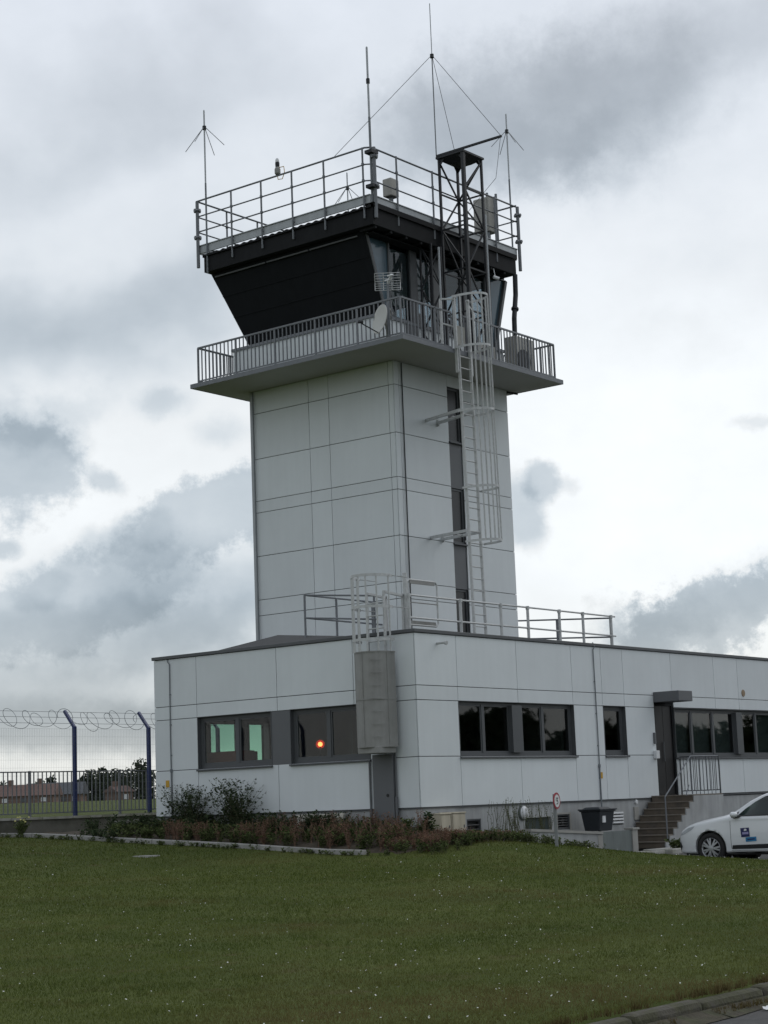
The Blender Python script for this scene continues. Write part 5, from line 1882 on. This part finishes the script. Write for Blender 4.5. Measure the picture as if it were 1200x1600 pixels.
def car_ring(s, nper=5):
    w, zb, zsh, wsh, zr, wr, zre = [pchip(CT[:, 0], CT[:, k], np.array([s]))[0] for k in range(1, 8)]
    P = [(0, zb), (.6 * w, zb), (.93 * w, zb + .03), (.985 * w, zb + .14), (w, .5 * (zb + zsh)), (.99 * w, zsh - .12), (wsh + .015, zsh - .02), (lerp(wsh, wr, .5) + .012, lerp(zsh, zre, .5)), (wr, zre), (.6 * wr, lerp(zre, zr, .7)), (0, zr)]
    P = np.array(P)
    out = []
    for i in range(len(P) - 1):
        p0, p1, p2, p3 = P[max(i - 1, 0)], P[i], P[i + 1], P[min(i + 2, len(P) - 1)]
        if i == 0: p0 = P[1] * (-1, 1)
        if i == len(P) - 2: p3 = P[-2] * (-1, 1)
        for k in range(nper):
            t = k / nper
            out.append(.5 * ((2 * p1) + (-p0 + p2) * t + (2 * p0 - 5 * p1 + 4 * p2 - p3) * t * t + (-p0 + 3 * p1 - 3 * p2 + p3) * t ** 3))
    out.append(P[-1])
    return np.array(out)


def cw(l, s, z): return (CARX + l, CARF - s, CARZ + z)      # l<0 is the side seen


CR = thing('parked_car', 'white hatchback with blue door stickers parked beside the stairs', 'car', (CARX, CARF - 2.2, CARZ))
SS = np.unique(np.r_[np.linspace(0, .3, 14), np.linspace(.3, 4.2, 90), np.linspace(4.2, 4.56, 12)])
half = [car_ring(s) for s in SS]
nh = len(half[0])
V, Fc = [], []
for s, h in zip(SS, half):
    full = [(-p[0], p[1]) for p in h] + [(p[0], p[1]) for p in h[-2:0:-1]]
    V += [cw(p[0], s, p[1]) for p in full]
nr = 2 * nh - 2
for i in range(len(SS) - 1):
    for k in range(nr):
        k2 = (k + 1) % nr
        Fc.append((i * nr + k, (i + 1) * nr + k, (i + 1) * nr + k2, i * nr + k2))
Fc.append(tuple(range(nr)))
Fc.append(tuple(range(len(V) - 1, len(V) - nr - 1, -1)))
mbody = MB()
mbody.v, mbody.f = V, Fc
body = mbody.build('body', M['carwhite'], CR, smooth=True)
bvh = BVHTree.FromPolygons([Vector(v) for v in V], Fc[:-2])
WR, WH = .315, (.88, 3.58)
cut = MB()
for s in WH:
    cut.lathe([(.001, -1.1), (.365, -1.1), (.365, -.56), (.001, -.56)], cw(0, s, WR), (1, 0, 0), 48)
    cut.lathe([(.001, .56), (.365, .56), (.365, 1.1), (.001, 1.1)], cw(0, s, WR), (1, 0, 0), 48)
cobj = cut.build('wheel_cutter', None, None)
bo = body.modifiers.new('arches', 'BOOLEAN')
bo.operation = 'DIFFERENCE'
bo.solver = 'EXACT'
bo.object = cobj
dg = bpy.context.evaluated_depsgraph_get()
me2 = bpy.data.meshes.new_from_object(body.evaluated_get(dg), preserve_all_data_layers=False, depsgraph=dg)
body.modifiers.clear()
body.data = me2
me2.materials.clear()
me2.materials.append(M['carwhite'])
bpy.data.objects.remove(cobj, do_unlink=True)


def decal(name, poly, m, side=-1, lift=.004, cuts=5, parent=CR):
    """polygon in (s, z) laid onto the car's side"""
    bm = bmesh.new()
    vs = [bm.verts.new((0, s, z)) for s, z in poly]
    f = bm.faces.new(vs)
    bmesh.ops.triangulate(bm, faces=[f])
    for _ in range(3):
        bmesh.ops.subdivide_edges(bm, edges=[e for e in bm.edges if e.calc_length() > .05], cuts=1, use_grid_fill=False)
        bmesh.ops.triangulate(bm, faces=bm.faces[:])
    mb = MB()
    bm.verts.ensure_lookup_table()
    for v in bm.verts:
        o = Vector(cw(side * 1.5, v.co.y, v.co.z))
        hit = bvh.ray_cast(o, Vector((-side, 0, 0)))
        p = hit[0] if hit[0] is not None else Vector(cw(side * .6, v.co.y, v.co.z))
        mb.v.append(tuple(p + Vector((side * lift, 0, 0))))
    for f in bm.faces: mb.f.append(tuple(v.index for v in f.verts))
    bm.verts.index_update()
    bm.free()
    return mb.build(name, m, parent, smooth=True)


FW = [(1.53, .975), (1.66, 1.10), (1.86, 1.235), (2.08, 1.345), (2.28, 1.395), (2.66, 1.405), (2.66, .985)]
RWn = [(2.75, .99), (2.75, 1.405), (3.1, 1.405), (3.42, 1.385), (3.52, 1.01)]
QW = [(3.58, 1.02), (3.49, 1.38), (3.75, 1.35), (3.98, 1.14), (3.98, 1.04)]
for sd_ in (-1, 1):
    for poly in (FW, RWn, QW):
        decal('side_window', poly, M['carglass'], sd_)
        decal('window_trim', [(p[0], p[1]) for p in poly] if False else [(poly[0][0] - .03, poly[0][1] - .022), (poly[0][0], poly[0][1]), (poly[-1][0], poly[-1][1]), (poly[-1][0] + .02, poly[-1][1] - .022)], M['carblack'], sd_, .006)
    decal('window_trim', [(1.36, .965), (1.53, 1.06), (1.53, .955)], M['carblack'], sd_, .006)
    decal('side_trim', [(1.38, .29), (1.40, .37), (2.62, .40), (3.12, .42), (3.10, .31)], M['carblack'], sd_, .008)
    decal('sill', [(1.22, .185), (1.22, .235), (3.22, .245), (3.22, .19)], M['carblack'], sd_, .005)
    for poly in ([(1.365, .30), (1.365, .93), (1.373, .93), (1.373, .30)], [(2.70, .28), (2.70, .98), (2.709, .98), (2.709, .28)], [(1.365, .255), (1.365, .263), (3.15, .275), (3.15, .267)]):
        decal('door_seam', poly, M['carblack'], sd_, .003)
    decal('headlight', [(.10, .585), (.18, .66), (.36, .745), (.52, .775), (.44, .70), (.24, .61)], M['lens'], sd_, .006)
    decal('bumper_trim', [(.02, .30), (.03, .40), (.12, .46), (.17, .36), (.10, .28)], M['carblack'], sd_, .006)
    decal('handle', [(2.38, .80), (2.38, .835), (2.60, .845), (2.60, .81)], M['carwhite'], sd_, .03)
    decal('handle_shadow_gap', [(2.40, .785), (2.40, .80), (2.58, .81), (2.58, .79)], M['carblack'], sd_, .004)
st1 = decal('sticker', [(1.615, .53), (1.60, .715), (1.80, .725), (1.81, .54)], M['navy'], -1, .006)
decal('sticker_print', [(1.64, .585), (1.64, .63), (1.785, .638), (1.785, .592)], M['lilac'], -1, .008, parent=st1)
decal('sticker_print', [(1.69, .655), (1.68, .68), (1.71, .705), (1.745, .69), (1.74, .665)], M['white'], -1, .008, parent=st1)
st2 = decal('sticker', [(1.71, .435), (1.71, .525), (1.955, .54), (1.955, .45)], M['skyblue'], -1, .009)
decal('sticker_print', [(1.75, .468), (1.75, .495), (1.92, .507), (1.92, .48)], M['navy'], -1, .011, parent=st2)
# windscreen and rear window follow the body's own grid


def patch(name, s0, s1, kmin, m, lift):
    ids = [i for i in range(len(SS)) if s0 <= SS[i] <= s1]
    mb = MB()
    cols = list(range(kmin, nr - kmin + 1))
    for i in ids:
        for k in cols:
            p = Vector(V[i * nr + k])
            c = Vector((CARX, p.y, CARZ + .5))
            mb.v.append(tuple(p + (p - c).normalized() * lift))
    nc = len(cols)
    for a in range(len(ids) - 1):
        for k in range(nc - 1):
            mb.f.append((a * nc + k, a * nc + k + 1, (a + 1) * nc + k + 1, (a + 1) * nc + k))
    return mb.build(name, m, CR, smooth=True)


patch('windscreen', 1.36, 2.04, 42, M['carglass'], .004)
patch('rear_window', 3.92, 4.28, 42, M['carglass'], .004)
for s in WH:
    for sd_ in (-1, 1):
        l = sd_ * .80
        wt = thing('wheel', None, None, cw(l, s, WR))
        wt.location = Vector(cw(l, s, WR)) - ORI[CR.name]
        wt.parent = CR
        c = cw(l, s, WR)
        ax = (sd_, 0, 0)
        MB().lathe([(.20, -.1), (.29, -.1), (.315, -.075), (.318, 0), (.315, .06), (.295, .082), (.225, .085), (.215, .06), (.2, .0)], c, ax, 44).build('tyre', M['tyre'], wt, smooth=True)
        ri = MB().lathe([(.218, .078), (.212, .085), (.20, .07), (.19, .04)], c, ax, 44)
        A = Vector((0, 0, 1))
        B = Vector((sd_, 0, 0)).cross(A)
        C0 = Vector(c)
        for k in range(7):
            a = 2 * PI * k / 7 + .2
            for da in (-.17, .17):
                d0 = A * math.cos(a + da * .3) + B * math.sin(a + da * .3)
                d1 = A * math.cos(a + da) + B * math.sin(a + da)
                ri.bar(C0 + d0 * .05 + Vector((sd_ * .08, 0, 0)), C0 + d1 * .205 + Vector((sd_ * .072, 0, 0)), .032, .018, up=(1, 0, 0))
        ri.lathe([(.001, .095), (.05, .092), (.06, .075), (.06, .05)], c, ax, 24)
        ri.build('rim', M['alloy'], wt)
        MB().lathe([(.001, .02), (.215, .02), (.215, .03), (.001, .03)], c, ax, 30).build('brake_disc', M['wheelgap'], wt)
MB().box(CARX - .80, CARX + .80, CARF - 4.3, CARF - .25, CARZ + .17, CARZ + .30).build('underside', M['wheelgap'], CR)
for s in WH:
    MB().lathe([(.36, -.02), (.36, .2), (.34, .2), (.34, -.02)], cw(-.60, s, WR), (-1, 0, 0), 36).lathe([(.36, -.02), (.36, .2), (.34, .2), (.34, -.02)], cw(.60, s, WR), (1, 0, 0), 36).build('wheel_well', M['wheelgap'], CR)
for sd_ in (-1, 1):
    mm = MB()
    c = Vector(cw(sd_ * .965, 1.50, .995))
    mm.lathe([(.001, -.09), (.038, -.075), (.058, -.03), (.06, .04), (.045, .06), (.001, .065)], c, (0, 1, 0), 16)
    for i in range(len(mm.v)):
        p = Vector(mm.v[i]) - c
        mm.v[i] = tuple(c + Vector((p.x * 1.35, p.y * .95, p.z * 1.0)))
    mo = mm.build('mirror', M['carwhite'], CR, smooth=True)
    MB().prism([cw(sd_ * .85, 1.42, .935), cw(sd_ * .97, 1.44, .93), cw(sd_ * .97, 1.56, .93), cw(sd_ * .85, 1.62, .935)], (0, 0, .035)).build('mirror_foot', M['carblack'], mo, bevel=.008)

# ------------------------------------------------------------- sky and light
SUN_AZ, SUN_EL = -.35, math.radians(42)
wd = bpy.data.worlds.new('World')
scene.world = wd
wd.use_nodes = True
nt = wd.node_tree
for n in list(nt.nodes): nt.nodes.remove(n)
N, L = nt.nodes, nt.links
out = N.new('ShaderNodeOutputWorld')
bg = N.new('ShaderNodeBackground')
bg.inputs[1].default_value = .1
L.new(bg.outputs[0], out.inputs[0])
sky = N.new('ShaderNodeTexSky')
sky.sky_type = 'NISHITA'
sky.sun_disc = False
sky.sun_elevation = SUN_EL
sky.sun_rotation = PI / 2 - SUN_AZ
tc = N.new('ShaderNodeTexCoord')
sep = N.new('ShaderNodeSeparateXYZ')
L.new(tc.outputs['Generated'], sep.inputs[0])


def mth(op, a, b=None, c=None, clamp=False):
    n = N.new('ShaderNodeMath')
    n.operation = op
    n.use_clamp = clamp
    for i, v in enumerate((a, b, c)):
        if v is None: continue
        if isinstance(v, (int, float)): n.inputs[i].default_value = v
        else: L.new(v, n.inputs[i])
    return n.outputs[0]


# angular sky coordinates: azimuth east of the view axis and elevation, both in 1/2820 rad
azv = mth('ARCTAN2', sep.outputs[1], sep.outputs[0])
elv = mth('ARCSINE', sep.outputs[2])
Uc = mth('MULTIPLY', mth('SUBTRACT', YAW, azv), FPX)
Vc = mth('MULTIPLY', elv, FPX)


def noise3(scale, detail, seed, rough=.55, sy=1., color=True):
    cb = N.new('ShaderNodeCombineXYZ')
    L.new(mth('MULTIPLY', Uc, 1 / scale), cb.inputs[0])
    L.new(mth('MULTIPLY', Vc, sy / scale), cb.inputs[1])
    cb.inputs[2].default_value = seed
    n = N.new('ShaderNodeTexNoise')
    n.inputs['Scale'].default_value = 1
    n.inputs['Detail'].default_value = detail
    n.inputs['Roughness'].default_value = rough
    L.new(cb.outputs[0], n.inputs[0])
    return n


def warp(scale, amp, seed, detail=7, rough=.6):
    n = noise3(scale, detail, seed, rough)
    s = N.new('ShaderNodeSeparateColor')
    L.new(n.outputs['Color'], s.inputs[0])
    return (mth('ADD', Uc, mth('MULTIPLY', mth('SUBTRACT', s.outputs[0], .5), amp)), mth('ADD', Vc, mth('MULTIPLY', mth('SUBTRACT', s.outputs[1], .5), amp)))


WP = {'fine': warp(46, 44, 9.4, 8, .62), 'crisp': warp(120, 190, 3.1, 10, .68), 'mid': warp(190, 260, 7.7, 7, .55), 'soft': warp(260, 300, 1.3, 4, .5)}


def sky_uv(u, v):
    d = ray_dir(u, v).normalized()
    return (YAW - math.atan2(d.y, d.x)) * FPX, math.asin(d.z) * FPX


def blob(u, v, ru, rv, depth, soft, wk, rot=0.):
    cu, cv = sky_uv(u, v)
    a = mth('SUBTRACT', WP[wk][0], cu)
    b = mth('SUBTRACT', WP[wk][1], cv)
    if rot:
        c, s = math.cos(rot), math.sin(rot)
        a, b = mth('ADD', mth('MULTIPLY', a, c), mth('MULTIPLY', b, s)), mth('SUBTRACT', mth('MULTIPLY', b, c), mth('MULTIPLY', a, s))
    a = mth('MULTIPLY', a, 1 / ru)
    b = mth('MULTIPLY', b, 1 / rv)
    d = mth('SQRT', mth('ADD', mth('MULTIPLY', a, a), mth('MULTIPLY', b, b)))
    m = N.new('ShaderNodeMapRange')
    m.interpolation_type = 'SMOOTHSTEP'
    m.inputs[1].default_value = 1 + soft
    m.inputs[2].default_value = max(.02, 1 - soft)
    m.inputs[3].default_value = 0
    m.inputs[4].default_value = depth
    L.new(d, m.inputs[0])
    return m.outputs[0]


DK = 1.0
blobs = [
    # photo-side centre, radii, darkness, softness, edge character, tilt
    (830, 170, 260, 105, .29, .5, 'crisp', .12), (1010, 110, 270, 90, .18, .7, 'mid', .35), (740, 235, 160, 85, .15, .5, 'crisp', 0), (950, 250, 80, 65, .13, .6, 'crisp', 0), (1120, 60, 170, 60, .08, .8, 'mid', .3),
    (250, 110, 210, 60, .17, .9, 'soft', .1), (90, 225, 200, 45, .15, .9, 'soft', .25),
    (130, 470, 230, 70, .26, .75, 'soft', 0), (60, 540, 160, 60, .14, .8, 'soft', 0), (300, 430, 150, 55, .12, .9, 'soft', 0),
    (35, 735, 75, 75, .36, .32, 'crisp', 0), (55, 640, 95, 45, .22, .6, 'mid', 0), (255, 628, 38, 22, .2, .7, 'fine', 0), (345, 675, 36, 20, .14, .8, 'fine', 0),
    (163, 752, 34, 16, .26, .6, 'fine', -.4),
    (340, 800, 150, 60, .32, .28, 'crisp', .35), (150, 850, 55, 22, .2, .6, 'fine', .3), (10, 858, 26, 14, .3, .6, 'fine', 0),
    (120, 940, 190, 65, .26, .28, 'crisp', .25), (60, 915, 50, 34, .14, .3, 'fine', 0), (225, 830, 60, 34, .16, .35, 'fine', .2), (290, 930, 170, 90, .22, .6, 'mid', 0), (190, 1010, 230, 40, .24, .7, 'mid', 0), (340, 985, 120, 60, .14, .8, 'mid', 0),
    (160, 1085, 180, 50, .14, .8, 'mid', 0), (120, 1135, 280, 42, .40, .5, 'fine', -.03), (60, 1065, 140, 34, .22, .6, 'fine', 0), (120, 1215, 240, 12, .08, .9, 'soft', 0),
    (846, 752, 30, 34, .34, .35, 'fine', .3), (815, 800, 34, 60, .32, .4, 'fine', .3), (888, 757, 16, 14, .16, .7, 'fine', 0),
    (1120, 960, 170, 55, .38, .25, 'crisp', .22), (1010, 975, 90, 38, .22, .5, 'crisp', 0), (1180, 920, 90, 50, .16, .6, 'crisp', .2),
    (1185, 658, 34, 10, .16, .7, 'fine', 0), (1105, 545, 40, 30, .05, .9, 'mid', 0), (1100, 430, 240, 90, .05, .9, 'soft', 0),
]
dark = None
for b_ in blobs:
    m_ = blob(*b_[:4], b_[4] * DK, *b_[5:])
    t = mth('SUBTRACT', 1, m_)
    dark = t if dark is None else mth('MULTIPLY', dark, t)
# cloud relief inside the grey parts and faint texture everywhere
tex = mth('SUBTRACT', noise3(130, 9, 5.5, .55, 1.4).outputs['Fac'], .5)
big = mth('SUBTRACT', noise3(900, 5, 2.2, .5, 1.6).outputs['Fac'], .5)
amt = mth('ADD', .16, mth('MULTIPLY', mth('SUBTRACT', 1, dark), .55))
dark = mth('MULTIPLY', dark, mth('ADD', 1, mth('MULTIPLY', tex, amt)))
# glow of the veiled sun low to the right, brighter patch left of the tower, fall-off overhead
glow = blob(1000, 730, 420, 330, .19, .95, 'soft')
glow2 = blob(170, 800, 270, 190, .12, .95, 'soft')
glow3 = blob(60, 1190, 260, 40, .06, .9, 'soft')
lum = mth('ADD', .735, mth('ADD', glow, mth('ADD', glow2, glow3)))
# broad clouds for the rest of the dome (light, reflections)
inview = N.new('ShaderNodeMapRange')
inview.inputs[1].default_value = 900
inview.inputs[2].default_value = 1500
L.new(mth('ABSOLUTE', Uc), inview.inputs[0])
bigm = mth('MULTIPLY', mth('SUBTRACT', 1, mth('MULTIPLY', inview.outputs[0], .12)), mth('ADD', 1, mth('MULTIPLY', big, mth('ADD', .10, mth('MULTIPLY', inview.outputs[0], .8)))))
lum = mth('MINIMUM', mth('MULTIPLY', mth('MULTIPLY', lum, dark), bigm), .94)
# colour: dark cloud bluish grey, bright cloud near white, faint lavender overhead
mixc = N.new('ShaderNodeMix')
mixc.data_type = 'RGBA'
mixc.inputs['A'].default_value = (.80, .98, 1.14, 1)
mixc.inputs['B'].default_value = (.962, 1.0, 1.025, 1)
mr = N.new('ShaderNodeMapRange')
mr.inputs[1].default_value = .30
mr.inputs[2].default_value = .80
L.new(lum, mr.inputs[0])
L.new(mr.outputs[0], mixc.inputs['Factor'])
mixe = N.new('ShaderNodeMix')
mixe.data_type = 'RGBA'
mixe.inputs['B'].default_value = (.91, .972, 1.075, 1)
me_ = N.new('ShaderNodeMapRange')
me_.inputs[1].default_value = 600
me_.inputs[2].default_value = 1250
me_.inputs[4].default_value = .8
L.new(Vc, me_.inputs[0])
L.new(me_.outputs[0], mixe.inputs['Factor'])
L.new(mixc.outputs['Result'], mixe.inputs['A'])
mixl = N.new('ShaderNodeMix')          # slightly yellow near the horizon
mixl.data_type = 'RGBA'
mixl.inputs['B'].default_value = (1.0, 1.0, .93, 1)
ml_ = N.new('ShaderNodeMapRange')
ml_.inputs[1].default_value = 330
ml_.inputs[2].default_value = 30
ml_.inputs[4].default_value = .7
L.new(Vc, ml_.inputs[0])
L.new(ml_.outputs[0], mixl.inputs['Factor'])
L.new(mixe.outputs['Result'], mixl.inputs['A'])
vs = N.new('ShaderNodeVectorMath')
vs.operation = 'SCALE'
L.new(mixl.outputs['Result'], vs.inputs[0])
L.new(mth('MULTIPLY', lum, 10.0), vs.inputs['Scale'])
fin = N.new('ShaderNodeMix')           # thin cloud cover lets a little blue sky through
fin.data_type = 'RGBA'
fin.inputs['Factor'].default_value = .97
L.new(sky.outputs[0], fin.inputs['A'])
L.new(vs.outputs[0], fin.inputs['B'])
L.new(fin.outputs['Result'], bg.inputs[0])

sl = bpy.data.lights.new('sun', 'SUN')
sl.energy = .55
sl.angle = math.radians(35)
sl.color = (1, .97, .92)
so = bpy.data.objects.new('sun', sl)
COL.objects.link(so)
sd = Vector((math.cos(SUN_AZ) * math.cos(SUN_EL), math.sin(SUN_AZ) * math.cos(SUN_EL), math.sin(SUN_EL)))
so.rotation_euler = sd.to_track_quat('Z', 'Y').to_euler()
so.location = (20, -20, 40)

scene.render.engine = 'CYCLES'
scene.cycles.use_denoising = True
scene.cycles.max_bounces = 8
scene.cycles.transparent_max_bounces = 16
scene.view_settings.view_transform = 'Standard'
scene.view_settings.look = 'None'
scene.view_settings.exposure = .16
scene.view_settings.gamma = 1
